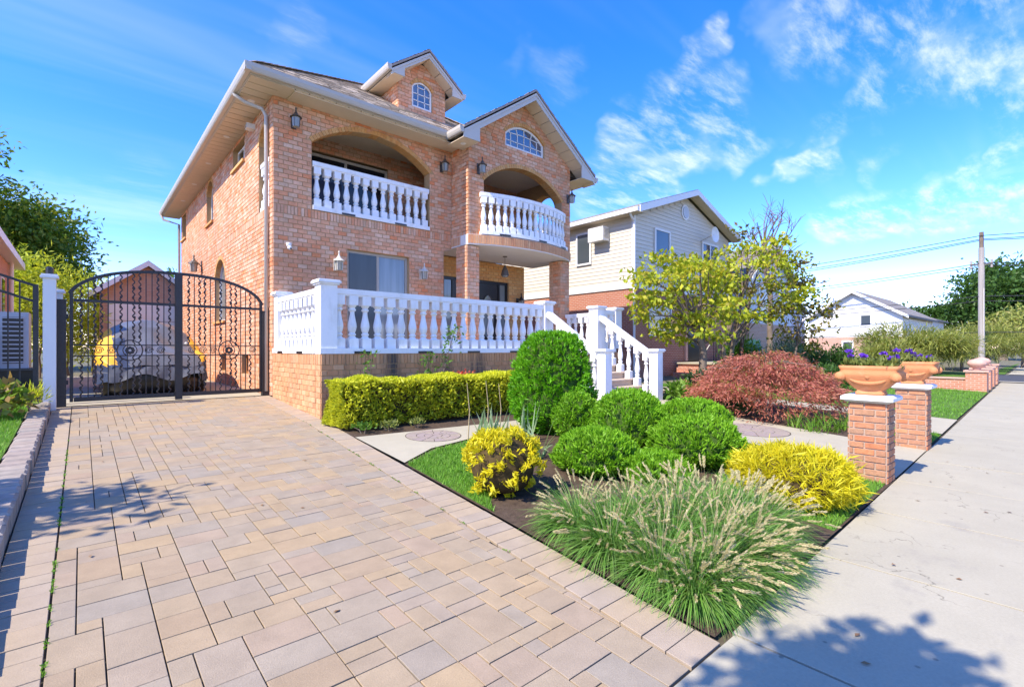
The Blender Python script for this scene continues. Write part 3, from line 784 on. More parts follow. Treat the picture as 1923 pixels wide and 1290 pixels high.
def place_bricks(parent, nbig=300, rest_name='brickwork'):
    """the bricks that show largest become objects of their own, the rest one piece of brickwork"""
    global BR
    sc_ = []
    for k, (w, q, g, p, m) in enumerate(BR):
        c = Vector(w.pt(sum(a[0] for a in q)/4, sum(a[1] for a in q)/4))
        pr = project(c); view = Vector((0,0,EYE)) - c
        cosv = view.normalized().dot(w.n)
        ar = abs((q[1][0]-q[0][0]+q[2][0]-q[3][0])/2*(q[2][1]-q[0][1]))
        ok = pr and 0 < pr[0] < 1923 and 0 < pr[1] < 1290 and cosv > 0
        sc_.append((ar*cosv/pr[2]**2 if ok else 0, k))
    sc_.sort(reverse=True); big = set(k for s_, k in sc_[:nbig] if s_ > 0)
    cache = {}; rest = {}
    for k, (w, q, g, p, m) in enumerate(BR):
        if k in big:
            full = abs(q[0][0]-q[3][0]) < 1e-6 and abs(q[1][0]-q[2][0]) < 1e-6
            c = Vector(w.pt((q[0][0]+q[1][0])/2, q[0][1]))
            key = (round(q[1][0]-q[0][0], 3), round(q[2][1]-q[1][1], 3), tuple(round(a, 2) for a in w.n), m, round(p*250)) if full else k
            if key not in cache:
                mb = MB(); brick_geo(mb, w, q, g, p, c); me = bpy.data.meshes.new('brick'); me.from_pydata(mb.v, [], mb.f)
                recalc(me)
                me.materials.append(M[m]); cache[key] = me
            inst('brick', cache[key], parent, c)
        else:
            rest.setdefault(m, MB()); brick_geo(rest[m], w, q, g, p)
    for m, mb in rest.items(): build(rest_name, mb, m, parent, kind='stuff', fix=False)
    BR = []

# ------------------------------------------------------------------ the brick house
HX0, HX1, HYF, HYP, HYB = 3.2, 12.1, 11.7, 10.88, 25.0
XI = 7.97; ZS = 7.2                                       # inner corner, soffit height
house = empty('brick_house', (7.6, 14, .5), 'two storey orange brick house with arched balconies and a hipped roof', 'house')
back = MB()
Wf = Wall((0, HYF, 0), (1,0,0), (0,-1,0)); Wp = Wall((0, HYP, 0), (1,0,0), (0,-1,0))
Ws = Wall((HX0, 0, 0), (0,1,0), (-1,0,0)); Wr = Wall((HX1, 0, 0), (0,1,0), (1,0,0))
Wi = Wall((XI, 0, 0), (0,1,0), (-1,0,0))
A_MAIN = Opening(4.04, 7.24, 4.8, 6.4, .60, .10)
O_SLIDE = Opening(4.9, 6.6, 1.4, 4.0)
lay(Wf, lambda z: (HX0, 7.7 if z < 4.39 else XI), .5, 4.6, [O_SLIDE], back=back, seed=1)
lay(Wf, lambda z: (HX0, XI), 4.6, ZS, [A_MAIN], back=back, soldier=(4.6,), seed=2)
# side wall
A_SB = Opening(11.98, 12.84, 4.8, 6.4, .35, .10); O_S1 = Opening(14.2, 15.5, 6.5, 7.05)
A_S2 = Opening(18.25, 19.35, 5.7, 6.7, .40, .10); O_S3 = Opening(23.7, 24.8, 6.1, 7.1)
A_S4 = Opening(16.5, 18.0, 2.4, 3.7, .60, .10); O_B1 = Opening(13.8, 14.5, .9, 1.4); O_B2 = Opening(16.4, 17.0, .9, 1.4)
SOPS = [A_SB, O_S1, A_S2, O_S3, A_S4, O_B1, O_B2]
lay(Ws, lambda z: (HYF+.281, HYB), .5, 4.6, SOPS, back=back, seed=3)
lay(Ws, lambda z: (HYF, HYF+.28), .5, ZS, [], seed=33)       # end grain of the front wall
lay(Ws, lambda z: (HYF+.281, HYB), 4.6, ZS, SOPS, back=back, soldier=(4.6,), seed=4)
# projecting bay, first floor and gable
GAX, GAZ, GP = 10.06, 9.02, .70
def gable_lim(z):
    if z <= 7.2: return (XI, HX1)
    return (max(XI, GAX-(GAZ-z)/GP), min(HX1, GAX+(GAZ-z)/GP))
A_BAY = Opening(8.5, 11.7, 4.8, 6.3, .66, .10)
A_GW = Opening(9.3, 10.9, 7.5, 7.9, .34, .09)
lay(Wp, gable_lim, 4.6, 8.9, [A_BAY, A_GW], back=back, soldier=(4.6,), seed=5)
lay(Wi, lambda z: (HYP+.001, HYF-.012), 4.6, ZS, back=back, soldier=(4.6,), thick=.3, seed=6)
A_RB = Opening(11.3, 12.5, 4.8, 6.2, .55, .10)
lay(Wr, lambda z: (HYP+.281, 13.2), 4.6, ZS, [A_RB], back=back, seed=7)
# walls at the back of the two loggias and of the porch
Wl1 = Wall((0, 13.2, 0), (1,0,0), (0,-1,0)); Wpo = Wall((0, 12.7, 0), (1,0,0), (0,-1,0))
O_L1 = Opening(4.35, 6.75, 4.8, 6.75); O_L2 = Opening(8.7, 9.75, 4.8, 6.75); O_EN = Opening(8.35, 11.0, 1.4, 3.8)
lay(Wl1, lambda z: (HX0+.29, XI+.01), 4.6, ZS, [O_L1], back=back, seed=8)
lay(Wl1, lambda z: (XI+.31, HX1-.29), 4.6, ZS, [O_L2], back=back, seed=9)
lay(Wpo, lambda z: (7.7, 11.72), .5, 4.4, [O_EN], back=back, seed=10, mat='arch_brick')
Wq = Wall((7.7, 0, 0), (0,1,0), (1,0,0)); lay(Wq, lambda z: (HYF+.02, 12.69), 1.4, 4.4, thick=.2, back=back, seed=11)
Wrr = Wall((11.72, 0, 0), (0,1,0), (1,0,0)); lay(Wrr, lambda z: (12.99, 25), .5, 4.4, thick=.2, back=back, seed=12, brick=False)
# inner wall between the loggias and the core of the house behind them
back.box(XI+.01, XI+.29, HYF+.01, 13.19, 4.62, 7.19)
back.box(3.5, 11.68, 14.2, 24.9, .5, 7.18)
back.box(HX0+.01, HX1-.01, 24.72, 24.99, .52, 7.18)
# porch columns
def column(x0, x1, y0, y1, z0, z1, seed):
    back.box(x0, x1, y0, y1, z0, z1)
    for W, a, b in ((Wall((0,y0,0),(1,0,0),(0,-1,0)), x0, x1), (Wall((x0,0,0),(0,1,0),(-1,0,0)), y0, y1), (Wall((x1,0,0),(0,1,0),(1,0,0)), y0, y1)):
        lay(W, lambda z, a=a, b=b: (a, b), z0, z1, seed=seed, length=.21)
column(7.93, 8.35, 10.9, 11.4, 1.4, 4.4, 13)
column(11.66, 12.08, 10.9, 11.4, 1.4, 4.4, 14)
wallo = build('wall', back, 'mortar', house, fix=False)
# dormer
DX0, DX1, DY, DAX, DAZ, DP = 6.76, 8.35, 12.6, 7.56, 10.02, .72
EAVE_Z, PITCH, EX0, EX1, EY0, EY1 = 7.44, .65, 2.6, 12.7, 11.1, 25.6
def roof_z(y): return EAVE_Z + PITCH*(y-EY0)
dback = MB()
Wd = Wall((0, DY, 0), (1,0,0), (0,-1,0)); Wdc = Wall((DX0, 0, 0), (0,1,0), (-1,0,0))
A_DW = Opening(7.2, 7.88, 8.6, 9.2, .2, .08)
lay(Wd, lambda z: (max(DX0, DAX-(DAZ-z)/DP), min(DX1, DAX+(DAZ-z)/DP)), 8.4, 9.9, [A_DW], back=dback, thick=.2, seed=15)
lay(Wdc, lambda z: (DY+.001, EY0+(z-EAVE_Z)/PITCH), 8.4, 9.35, back=dback, thick=.1, seed=16)
dback.box(DX1-.1, DX1, DY+.21, 14.1, 8.3, 9.3)
dwall = build('dormer_wall', dback, 'mortar', house, fix=False)
_db = [b for b in BR if b[0] in (Wd, Wdc)]; BR = [b for b in BR if b[0] not in (Wd, Wdc)]
place_bricks(wallo, 300)
BR = _db; place_bricks(dwall, 120)
arch_ring(Wf, A_MAIN, .27, parent=wallo); arch_ring(Ws, A_SB, .27, parent=wallo); arch_ring(Ws, A_S2, .2, parent=wallo)
arch_ring(Ws, A_S4, .2, parent=wallo); arch_ring(Wp, A_BAY, .27, parent=wallo); arch_ring(Wp, A_GW, .1, parent=wallo)
arch_ring(Wr, A_RB, .27, parent=wallo); arch_ring(Wd, A_DW, .08, parent=dwall)

# floors and ceilings of the loggias, porch ceiling and the bowed slab
fl = MB(); fl.box(3.49, XI, 11.99, 13.19, 4.5, 4.78); build('balcony_floor', fl, 'tile_floor', house)
cl = MB(); cl.box(3.49, 11.81, 11.16, 13.19, 7.16, 7.19); build('loggia_ceiling', cl, 'soffit', house)
CH = (HX1-XI)/2+.02; SAG = .52; RB = (CH*CH+SAG*SAG)/(2*SAG); BCX = (HX1+XI)/2; BCY = HYP + (RB-SAG)   # bow of the balcony
def bow(f, dr=0):
    a = math.asin(CH/RB); t = -a+2*a*f
    return (BCX+(RB+dr)*math.sin(t), BCY-(RB+dr)*math.cos(t)), t
sl = MB(); NB = 28
poly = [bow(i/NB)[0] for i in range(NB+1)] + [(HX1-.02, 12.68), (XI+.0, 12.68)]
sl.prism(poly, lambda u, w, d: (u, w, d), 4.42, 4.70)
slab = build('balcony_slab', sl, 'ceiling_white', house)
for i in range(58):                                       # soldier bricks on the bowed edge
    p, t = bow((i+.06)/58); q, _ = bow((i+.94)/58); nrm = Vector((math.sin(t), -math.cos(t), 0))
    a = Vector((*p, 4.45)); b = Vector((*q, 4.45)); mb = MB(); o = nrm*.014
    mb.add([tuple(a), tuple(b), tuple(b+Vector((0,0,.24))), tuple(a+Vector((0,0,.24))), tuple(a+o), tuple(b+o), tuple(b+o+Vector((0,0,.24))), tuple(a+o+Vector((0,0,.24)))],
           [(0,1,5,4),(1,2,6,5),(2,3,7,6),(3,0,4,7),(4,5,6,7)])
    build('brick', mb, 'terrace_brick', slab)
for i in range(10):                                       # and on its left return
    y0_ = HYP+.02+i*.08; mb = MB(); mb.box(XI-.016, XI+.004, y0_+.004, y0_+.074, 4.45, 4.69); build('brick', mb, 'terrace_brick', slab)
# ---- balusters
def baluster_mesh(h, w, mat='balustrade_paint'):
    pr = [(.90,.19),(.86,.205),(.60,.23),(.84,.255),(.82,.275),(.58,.295),(.80,.34),(.97,.41),(.92,.47),(.72,.55),(.52,.65),(.50,.70),(.80,.725),(.78,.75),(.56,.77),(.80,.80),(.98,.83)]
    mb = MB(); mb.lathe([(r*w/2*.95, z*h) for r, z in pr], (0,0,0), 12)
    mb.bbox(-w/2, w/2, -w/2, w/2, 0, .195*h, .012); mb.box(-w/2*.96, w/2*.96, -w/2*.96, w/2*.96, .825*h, h)
    return mesh_only('baluster', mb, mat, False)
def railing(pts, parent, z0, z1, n, bw_=.2, bh=.10, rw=.19, rh=.10, w=.17, drains=(), name='balustrade', ends=True):
    """balustrade along a polyline of (x, y): base, handrail and n balusters"""
    base = MB(); rail = MB(); Lc = [0]
    for a, b in zip(pts, pts[1:]): Lc.append(Lc[-1]+math.dist(a, b))
    for a, b in zip(pts, pts[1:]):
        base.bar((*a, z0+bh/2), (*b, z0+bh/2), bw_, bh); rail.bar((*a, z1-rh/2), (*b, z1-rh/2), rw, rh)
        rail.bar((*a, z1-rh-.012), (*b, z1-rh-.012), rw*.8, .03)
    root = build(name, base, 'balustrade_paint', parent)
    build('handrail', rail, 'balustrade_paint', root)
    me = baluster_mesh(z1-rh-.02-z0-bh, w)
    def at(s_):
        for i in range(len(pts)-1):
            if s_ <= Lc[i+1] or i == len(pts)-2:
                t = (s_-Lc[i])/(Lc[i+1]-Lc[i]); a, b = pts[i], pts[i+1]
                return (a[0]+(b[0]-a[0])*t, a[1]+(b[1]-a[1])*t, math.atan2(b[1]-a[1], b[0]-a[0]))
    for k in range(n):
        x, y_, an = at(Lc[-1]*(k+.5)/n); inst('baluster', me, root, (x, y_, z0+bh), an)
    for f in drains:
        x, y_, an = at(Lc[-1]*f); d = MB(); ca, sa = math.cos(an), math.sin(an); o = bw_/2+.002
        c = Vector((x+sa*o, y_-ca*o, z0+.022))
        d.bar(c-Vector((ca,sa,0))*.17, c+Vector((ca,sa,0))*.17, .006, .045)
        build('drain_slot', d, 'black_paint', root)
    return root
railing([(4.06, HYF+.08), (7.22, HYF+.08)], house, 4.81, 5.95, 13, bw_=.26, drains=(.27, .72))
railing([(HX0+.12, 12.0), (HX0+.12, 12.82)], house, 4.81, 5.95, 4)
arcp = [bow(i/24, -.13)[0] for i in range(2, 23)]
railing(arcp, house, 4.72, 5.90, 16, bw_=.30, rw=.16, drains=(.2, .58, .9))
# ------------------------------------------------------------------ roof, eaves, gutters
rz = EAVE_Z; hw = (EX1-EX0)/2; RX = (EX0+EX1)/2; RZ = rz + PITCH*hw
rm = MB()
rm.add([(EX0,EY0,rz),(EX1,EY0,rz),(EX1,EY1,rz),(EX0,EY1,rz),(RX,EY0+hw,RZ),(RX,EY1-hw,RZ),
        (EX0,EY0,rz-.1),(EX1,EY0,rz-.1),(EX1,EY1,rz-.1),(EX0,EY1,rz-.1)],
       [(0,1,4),(1,2,5,4),(2,3,5),(3,0,4,5),(6,7,1,0),(7,8,2,1),(8,9,3,2),(9,6,0,3),(9,8,7,6)])
roof = build('roof', rm, 'shingle', house)
def shingles(fn, s_max, lim, parent, seed=1, expo=.14, tab=.30, mat='shingle'):
    """courses of thin tabs; fn(u, s, d) -> world, s up the slope, d off the deck"""
    mb = MB(); r = random.Random(seed); s_ = 0; k = 0
    while s_ < s_max:
        a, b = lim(s_+expo/2); u = a - r.uniform(0, tab)
        while u < b:
            w = tab*r.choice([.6, .8, 1.0, 1.0]); p, q = max(u, a), min(u+w-.006, b); t = r.choice([.008, .014, .02])
            if q-p > .03:
                e = min(s_+expo*1.2, s_max)
                vs = [fn(p,s_,0), fn(q,s_,0), fn(p,s_,t), fn(q,s_,t), fn(q,e,.004), fn(p,e,.004)]
                mb.add(vs, [(0,1,3,2),(2,3,4,5)])
            u += w
        s_ += expo; k += 1
    return build('shingles', mb, mat, parent, kind='stuff', fix=False)
cs = 1/math.hypot(1, PITCH); sn = PITCH*cs
shingles(lambda u, s_, d: (u, EY0+s_*cs-d*sn, rz+s_*sn+d*cs), hw/cs*.98, lambda s_: (EX0+s_*cs, EX1-s_*cs), roof, 1)
shingles(lambda u, s_, d: (EX0+s_*cs-d*sn, u, rz+s_*sn+d*cs), hw/cs*.3, lambda s_: (EY0+s_*cs, EY1-s_*cs), roof, 2)
cap = MB()
for a, b in (((EX0,EY0,rz),(RX,EY0+hw,RZ)), ((EX1,EY0,rz),(RX,EY0+hw,RZ)), ((RX,EY0+hw,RZ),(RX,EY1-hw,RZ))):
    A = Vector(a); B = Vector(b); n = 26
    for i in range(n):
        cap.bar(A.lerp(B, i/n)+Vector((0,0,.012)), A.lerp(B, (i+1.2)/n)+Vector((0,0,.028)), .26, .012)
build('hip_cap', cap, 'shingle', roof, kind='stuff')
# gable roofs (bay and dormer)
def gable_roof(name, ax, az, p, h0, h1, y0, y1, parent, seed, th=.06, off=.0):
    rt = MB()
    zl, zr = az-p*h0, az-p*h1
    rt.prism([(ax-h0, zl), (ax, az), (ax+h1, zr), (ax+h1, zr-th), (ax, az-th), (ax-h0, zl-th)], lambda u, w, d: (u, d, w), y0, y1)
    ro = build(name, rt, 'roof_edge', parent)
    c_ = 1/math.hypot(1, p); s2 = p*c_
    shingles(lambda u, s_, d: (ax-h0+s_*c_-d*s2, u, zl+s_*s2+d*c_), h0/c_, lambda s_: (y0, y1), ro, seed)
    shingles(lambda u, s_, d: (ax+h1-s_*c_+d*s2, u, zr+s_*s2+d*c_), h1/c_, lambda s_: (y0, y1), ro, seed+1)
    return ro
bay_roof = gable_roof('bay_roof', 10.06, 9.18, .70, 2.60, 2.72, 10.36, 14.0, house, 20)
dor_roof = gable_roof('dormer_roof', 7.56, 10.20, .74, 1.20, 1.16, 12.2, 15.4, house, 30)
def rake(ax, az, p, h0, h1, yf, depth, parent, w=.2):
    for sgn, h in ((-1, h0), (1, h1)):
        f = MB(); f.prism([(ax, az), (ax+sgn*h, az-p*h), (ax+sgn*h, az-p*h-w), (ax, az-w)], lambda u, z_, d: (u, d, z_), yf, yf+.03)
        build('rake_board', f, 'fascia', parent)
        f = MB(); f.prism([(ax, az-.0), (ax+sgn*h, az-p*h), (ax+sgn*h, az-p*h-.07), (ax, az-.07)], lambda u, z_, d: (u, d, z_), yf-.02, yf-.001)
        build('rake_trim', f, 'fascia', parent)
        n = int(h/.3)
        for k in range(n):
            a = h*k/n+.008; b = h*(k+1)/n-.008
            f = MB(); f.prism([(ax+sgn*a, az-w*.9-p*a), (ax+sgn*b, az-w*.9-p*b), (ax+sgn*b, az-w*.9-p*b-.012), (ax+sgn*a, az-w*.9-p*a-.012)], lambda u, z_, d: (u, d, z_), yf+.031, yf+depth)
            build('soffit_panel', f, 'soffit', parent)
rake(10.06, 9.07, .70, 2.60, 2.72, 10.38, .49, bay_roof)
rake(7.56, 10.09, .74, 1.20, 1.16, 12.22, .37, dor_roof, .15)
def ret(pts, y0, y1, parent, x0, x1, z):
    f = MB(); f.prism(pts, lambda u, w, d: (u, d, w), y0, y0+.035); build('return_board', f, 'fascia', parent)
    f = MB(); f.box(x0, x1, y0+.036, y1, z, z+.015); build('soffit_panel', f, 'soffit', parent)
ret([(7.45,7.06),(7.98,7.06),(7.98,7.62),(7.45,7.25)], 10.372, 11.12, bay_roof, 7.45, 7.96, 7.06)
ret([(12.12,7.06),(12.79,7.06),(12.79,7.16),(12.12,7.62)], 10.372, 12.6, bay_roof, 12.12, 12.79, 7.06)
ret([(6.36,9.12),(6.76,9.12),(6.76,9.5),(6.36,9.2)], 12.212, 13.9, dor_roof, 6.36, 6.75, 9.12)
ret([(8.36,9.12),(8.72,9.12),(8.72,9.23),(8.36,9.5)], 12.212, 13.9, dor_roof, 8.36, 8.72, 9.12)
def gutter(a, b, out, z, parent, dz=0):
    A = Vector((*a, z+dz)); B = Vector((*b, z+dz)); o = Vector((*out, 0))
    pr = [(0,0),(.085,0),(.105,.03),(.125,.09),(.125,.165),(.112,.165),(.112,.15),(0,.15)]
    mb = MB(); n = len(pr)
    mb.v = [tuple(A+o*u+Vector((0,0,w))) for u, w in pr] + [tuple(B+o*u+Vector((0,0,w))) for u, w in pr]
    mb.f = [tuple(range(n)), tuple(reversed(range(n, 2*n)))] + [(i, (i+1)%n, n+(i+1)%n, n+i) for i in range(n)]
    return build('gutter', mb, 'gutter', parent)
gutter((EX0-.12, EY0), (7.34, EY0), (0,-1), 7.215, roof)
gutter((EX0, EY0-.12), (EX0, EY1), (-1,0), 7.215, roof, .002)
gutter((7.45, 10.36), (7.45, 11.0), (-1,0), 7.17, bay_roof)
gutter((12.79, 10.36), (12.79, 13.5), (1,0), 7.06, bay_roof)
gutter((6.36, 12.2), (6.36, 13.9), (-1,0), 9.16, dor_roof); gutter((8.72, 12.2), (8.72, 13.9), (1,0), 9.16, dor_roof)
fa = MB(); fa.box(EX0, 7.45, EY0+.001, EY0+.025, 7.20, 7.335); build('fascia', fa, 'fascia', roof)
fa = MB(); fa.box(EX0+.001, EX0+.025, EY0+.026, EY1, 7.20, 7.335); build('fascia', fa, 'fascia', roof)
x = HX0; k = 0
while x < 7.44:
    f = MB(); f.box(x+.011, min(x+.289, 7.45), EY0+.026, HYF+.01, 7.185, 7.205); build('soffit_panel', f, 'soffit', roof); x += .3
y = EY0+.026
while y < EY1-.05:
    f = MB(); f.box(EX0+.026, HX0+.01, y+.011, min(y+.289, EY1), 7.183, 7.203); build('soffit_panel', f, 'soffit', roof); y += .3
def downlight(x, y, z):
    f = MB(); f.lathe([(.075,-.012),(.08,-.004),(.06,.0)], (x, y, z), 16); build('recessed_light', f, 'frame_white', roof)
for x in (3.9, 6.85): downlight(x, 11.4, 7.19)
downlight(7.7, 10.75, 7.06)
for y in (12.3, 14.8, 17.3, 19.8, 22.3): downlight(2.9, y, 7.188)
# downpipe at the corner
dp = MB(); dp.tube([(2.55,12.25,7.32),(2.55,12.25,7.2),(2.75,12.15,7.05),(3.05,12.0,6.95),(3.13,11.97,6.8),(3.13,11.97,.6)], .042, 10); build('downpipe', dp, 'gutter', house, smooth=True)
dp = MB(); dp.tube([(2.5,25.4,7.3),(2.6,25.3,7.0),(3.1,24.9,6.8),(3.13,24.9,.6)], .042, 8); build('downpipe', dp, 'roof_edge', house, smooth=True)

# ------------------------------------------------------------------ windows and doors
def outline(op, inset=0, n=14):
    w = op.w-inset
    pts = [(op.c-w, op.z0+inset), (op.c+w, op.z0+inset)]
    if not op.rise: return pts + [(op.c+w, op.z1-inset), (op.c-w, op.z1-inset)]
    R = op.R-inset; th = math.asin(w/R)
    for i in range(n+1):
        a = th-2*th*i/n; pts.append((op.c+R*math.sin(a), op.zc+R*math.cos(a)))
    return pts
def window(wall, op, depth, parent, fmat='frame_white', gmat='glass_dark', fw=.06, grid=None, vbars=(), name='window', hbars=(), rays=False):
    o, i_ = outline(op, .004), outline(op, fw); fn = lambda u, w, d: wall.pt(u, w, d)
    f = MB(); n = len(o)
    for k in range(n):
        j = (k+1) % n
        f.prism([o[k], o[j], i_[j], i_[k]], fn, -depth+.05, -depth)
    root = build(name, f, fmat, parent)
    g = MB(); g.prism(outline(op, fw-.005), fn, -depth+.02, -depth+.008); build('pane', g, gmat, root)
    top = op.z1+op.rise
    def bar(u0, z0, u1, z1, t=.022, d=.028):
        b = MB(); b.bar(wall.pt(u0, z0, -depth+.027), wall.pt(u1, z1, -depth+.027), t, .016, up=wall.n); return b
    def half(z): return op.half(z, True, False)-fw if op.rise and z > op.z1 else op.w-fw
    for u in vbars: build('mullion', bar(op.c+u*op.w, op.z0+fw, op.c+u*op.w, (op.zc+math.sqrt(op.R**2-(u*op.w)**2)-fw) if op.rise else op.z1-fw, .07), fmat, root)
    if grid:
        nu, zs_, zt = grid                                # columns, heights of bars, where the fan starts
        for k in range(1, nu):
            u = -1+2*k/nu; build('muntin', bar(op.c+u*op.w, op.z0+fw, op.c+u*op.w, zt), fmat, root)
        for z in zs_: build('muntin', bar(op.c-op.w+fw, z, op.c+op.w-fw, z), fmat, root)
        if rays:
            us = [(-1+2*k/nu)*op.w for k in range(1, nu)]
            arc = [(op.c+u, zt+.06*(1-(u/op.w)**2)-.03) for u in us]
            for a, b in zip(arc, arc[1:]): build('muntin', bar(*a, *b), fmat, root)
            for u, z in arc:
                uu = (u-op.c)*1.25; zz = op.zc+math.sqrt(max(.01, op.R**2-uu*uu))-fw*.6
                build('muntin', bar(u, z, op.c+max(-op.w+.03, min(op.w-.03, uu)), zz), fmat, root)
    return root
window(Wp, A_GW, .10, house, gmat='glass_sky', grid=(6, (7.72,), 7.95), rays=True, fw=.07)
window(Wd, A_DW, .08, house, gmat='glass_sky', grid=(3, (8.83, 9.03), 9.2), rays=True, fw=.06)
window(Wf, O_SLIDE, .14, house, fmat='frame_tan', gmat='glass_curtain', fw=.07, vbars=(0,), name='sliding_door')
scn = MB(); scn.box(4.98, 5.7, HYF+.085, HYF+.095, 1.47, 3.93); build('insect_screen', scn, 'screen_mesh', house)
window(Wl1, O_L1, .08, house, fmat='frame_tan', gmat='glass_dark', fw=.08, vbars=(-.04,), name='sliding_door')
window(Wl1, O_L2, .08, house, fmat='frame_tan', gmat='glass_dark', fw=.08, name='sliding_door')
window(Ws, O_S1, .16, house, gmat='glass_dark', vbars=(0,)); window(Ws, A_S2, .18, house, gmat='glass_dark')
window(Ws, O_S3, .16, house); window(Ws, A_S4, .18, house, gmat='glass_curtain', vbars=(0,))
window(Ws, O_B1, .15, house, fmat='brown_wood'); window(Ws, O_B2, .15, house, fmat='brown_wood')
for op in (O_S1, A_S2, O_S3, A_S4):                       # brick sills
    s_ = MB(); s_.box(HX0-.07, HX0+.1, op.c-op.w-.05, op.c+op.w+.05, op.z0-.07, op.z0-.002); build('window_sill', s_, 'arch_brick', house)
# towel-like blue cloth and dark furniture behind the balusters of the upper loggia
tw = MB(); tw.box(4.2, 5.0, 12.3, 12.34, 4.79, 5.75); build('privacy_panel', tw, 'cover_navy', house)
# entrance: two leaves with oval lights and side lights
en = empty('entrance', (9.67, 12.85, 1.4), parent=house)
fb = MB()
for x0, x1 in ((8.35, 8.42), (8.72, 8.78), (9.66, 9.72), (10.6, 10.66), (10.92, 11.0)): fb.box(x0, x1, 12.76, 12.86, 1.42, 3.74)
fb.box(8.35, 11.0, 12.758, 12.862, 3.72, 3.8); build('door_frame', fb, 'black_paint', en)
def leaf(x0, x1):
    d = MB(); d.box(x0, x1, 12.79, 12.84, 1.43, 3.715); lf = build('door_leaf', d, 'black_paint', en)
    cx, cz, a, b = (x0+x1)/2, 2.62, .27, .72
    g = MB(); g.prism([(cx+a*math.cos(t*.2618), cz+b*math.sin(t*.2618)) for t in range(24)], lambda u, w, dd: (u, dd, w), 12.78, 12.789); build('oval_pane', g, 'glass_curtain', lf)
    r_ = MB(); r_.tube([(cx+a*math.cos(t*.2618), 12.785, cz+b*math.sin(t*.2618)) for t in range(25)], .022, 6, False); build('oval_rim', r_, 'black_paint', lf)
    h = MB(); h.tube([(x1-.07, 12.78, 2.35), (x1-.07, 12.72, 2.38), (x1-.07, 12.72, 2.6), (x1-.07, 12.78, 2.63)], .012, 6); build('handle', h, 'bronze', lf)
leaf(8.79, 9.65); leaf(9.73, 10.59)
for x0, x1 in ((8.43, 8.71), (10.67, 10.91)):
    g = MB(); g.box(x0, x1, 12.80, 12.81, 1.45, 3.71); build('side_light', g, 'shrub_glass' if 'shrub_glass' in M else 'glass_curtain', en)

# ------------------------------------------------------------------ wall lamps
def lantern(x, y, z, n, label, mat='bronze', s_=1.0, finial=True):
    """wall lantern with back plate, bracket, cap and glass body; n = wall normal"""
    n = Vector(n); c = Vector((x, y, z)); q = c + n*.15*s_
    t = empty('wall_lantern', tuple(c), label, 'lantern', 'wall lanterns on the brick house')
    p = MB(); side = Vector((-n.y, n.x, 0)); p.bar(c+n*.004-Vector((0,0,.12*s_)), c+n*.004+Vector((0,0,.12*s_)), .09*s_, .03, up=n); build('back_plate', p, mat, t)
    a = MB(); a.tube([tuple(c+n*.02), tuple(c+n*.08*s_+Vector((0,0,.08*s_))), tuple(q+Vector((0,0,.13*s_)))], .011*s_, 6); build('bracket', a, mat, t)
    b = MB(); b.lathe([(.02,-.14),(.06,-.13),(.075,.04),(.07,.05)], (q.x, q.y, q.z), 8); b.v = [(q.x+(v[0]-q.x)*s_, q.y+(v[1]-q.y)*s_, q.z+(v[2]-q.z)*s_) for v in b.v]; build('glass', b, 'lamp_glass', t)
    for k in range(4):
        an = math.pi/4+k*math.pi/2; e = MB(); e.tube([(q.x+.065*s_*math.cos(an), q.y+.065*s_*math.sin(an), q.z-.13*s_), (q.x+.08*s_*math.cos(an), q.y+.08*s_*math.sin(an), q.z+.05*s_)], .007*s_, 4); build('cage_bar', e, mat, t)
    d = MB(); d.lathe([(.11*s_,.045*s_),(.10*s_,.06*s_),(.05*s_,.10*s_),(.02*s_,.15*s_),(.012*s_,.19*s_),(.02*s_,.21*s_),(.004*s_,.25*s_)], (q.x, q.y, q.z), 12); build('cap', d, mat, t)
F_ = (0,-1,0)
lantern(4.61, HYF-.016, 3.58, F_, 'cream wall lantern beside the ground floor sliding door, nearest the downpipe', 'cream_metal', 1.25)
lantern(6.96, HYF-.016, 3.58, F_, 'cream wall lantern between the sliding door and the black entrance', 'cream_metal', 1.15)
lantern(3.63, HYF-.016, 6.70, F_, 'weathered wall lantern high beside the left arch, near the downpipe', 'bronze', 1.2)
lantern(7.62, HYF-.016, 6.66, F_, 'dark wall lantern in the inner corner between the two balcony arches', 'bronze', 1.2)
lantern(8.30, HYP-.016, 6.55, F_, 'dark wall lantern on the bay, just left of its arch', 'bronze', 1.2)
lantern(11.98, HYP-.016, 6.45, F_, 'wall lantern at the outer corner of the bay under the gable', 'bronze', 1.2)
lantern(11.4, 12.685, 3.15, F_, 'dark wall lantern beside the black entrance doors on the porch', 'black_paint', 1.3)
lantern(HX0-.016, 20.2, 4.45, (-1,0,0), 'wall lantern on the side wall above the gate', 'bronze', 1.6)
pl = empty('pendant_lamp', (9.9, 11.6, 4.42), 'bell shaped pendant lantern hanging from the porch ceiling', 'lamp')
q = MB(); q.lathe([(.07,-.02),(.075,0)], (9.9, 11.6, 4.42), 12); build('ceiling_rose', q, 'bronze', pl)
q = MB(); q.tube([(9.9,11.6,4.41),(9.9,11.6,4.12)], .008, 5); build('chain', q, 'bronze', pl)
q = MB(); q.lathe([(.02,.14),(.05,.08),(.10,-.02),(.125,-.14),(.13,-.17)], (9.9, 11.6, 4.0), 14, False); build('bell_shade', q, 'bronze', pl)
q = MB(); q.lathe([(.03,.0),(.075,-.08),(.10,-.2),(.09,-.22)], (9.9, 11.6, 4.0), 12); build('glass', q, 'lamp_glass', pl)
sc2 = empty('security_camera', (3.52, HYF-.012, 3.87), 'small white dome camera on the brick wall above the corner post', 'camera')
q = MB(); q.lathe([(.055,.07),(.06,.05),(.05,.0)], (3.52, HYF-.05, 3.87), 12); build('bracket', q, 'frame_white', sc2)
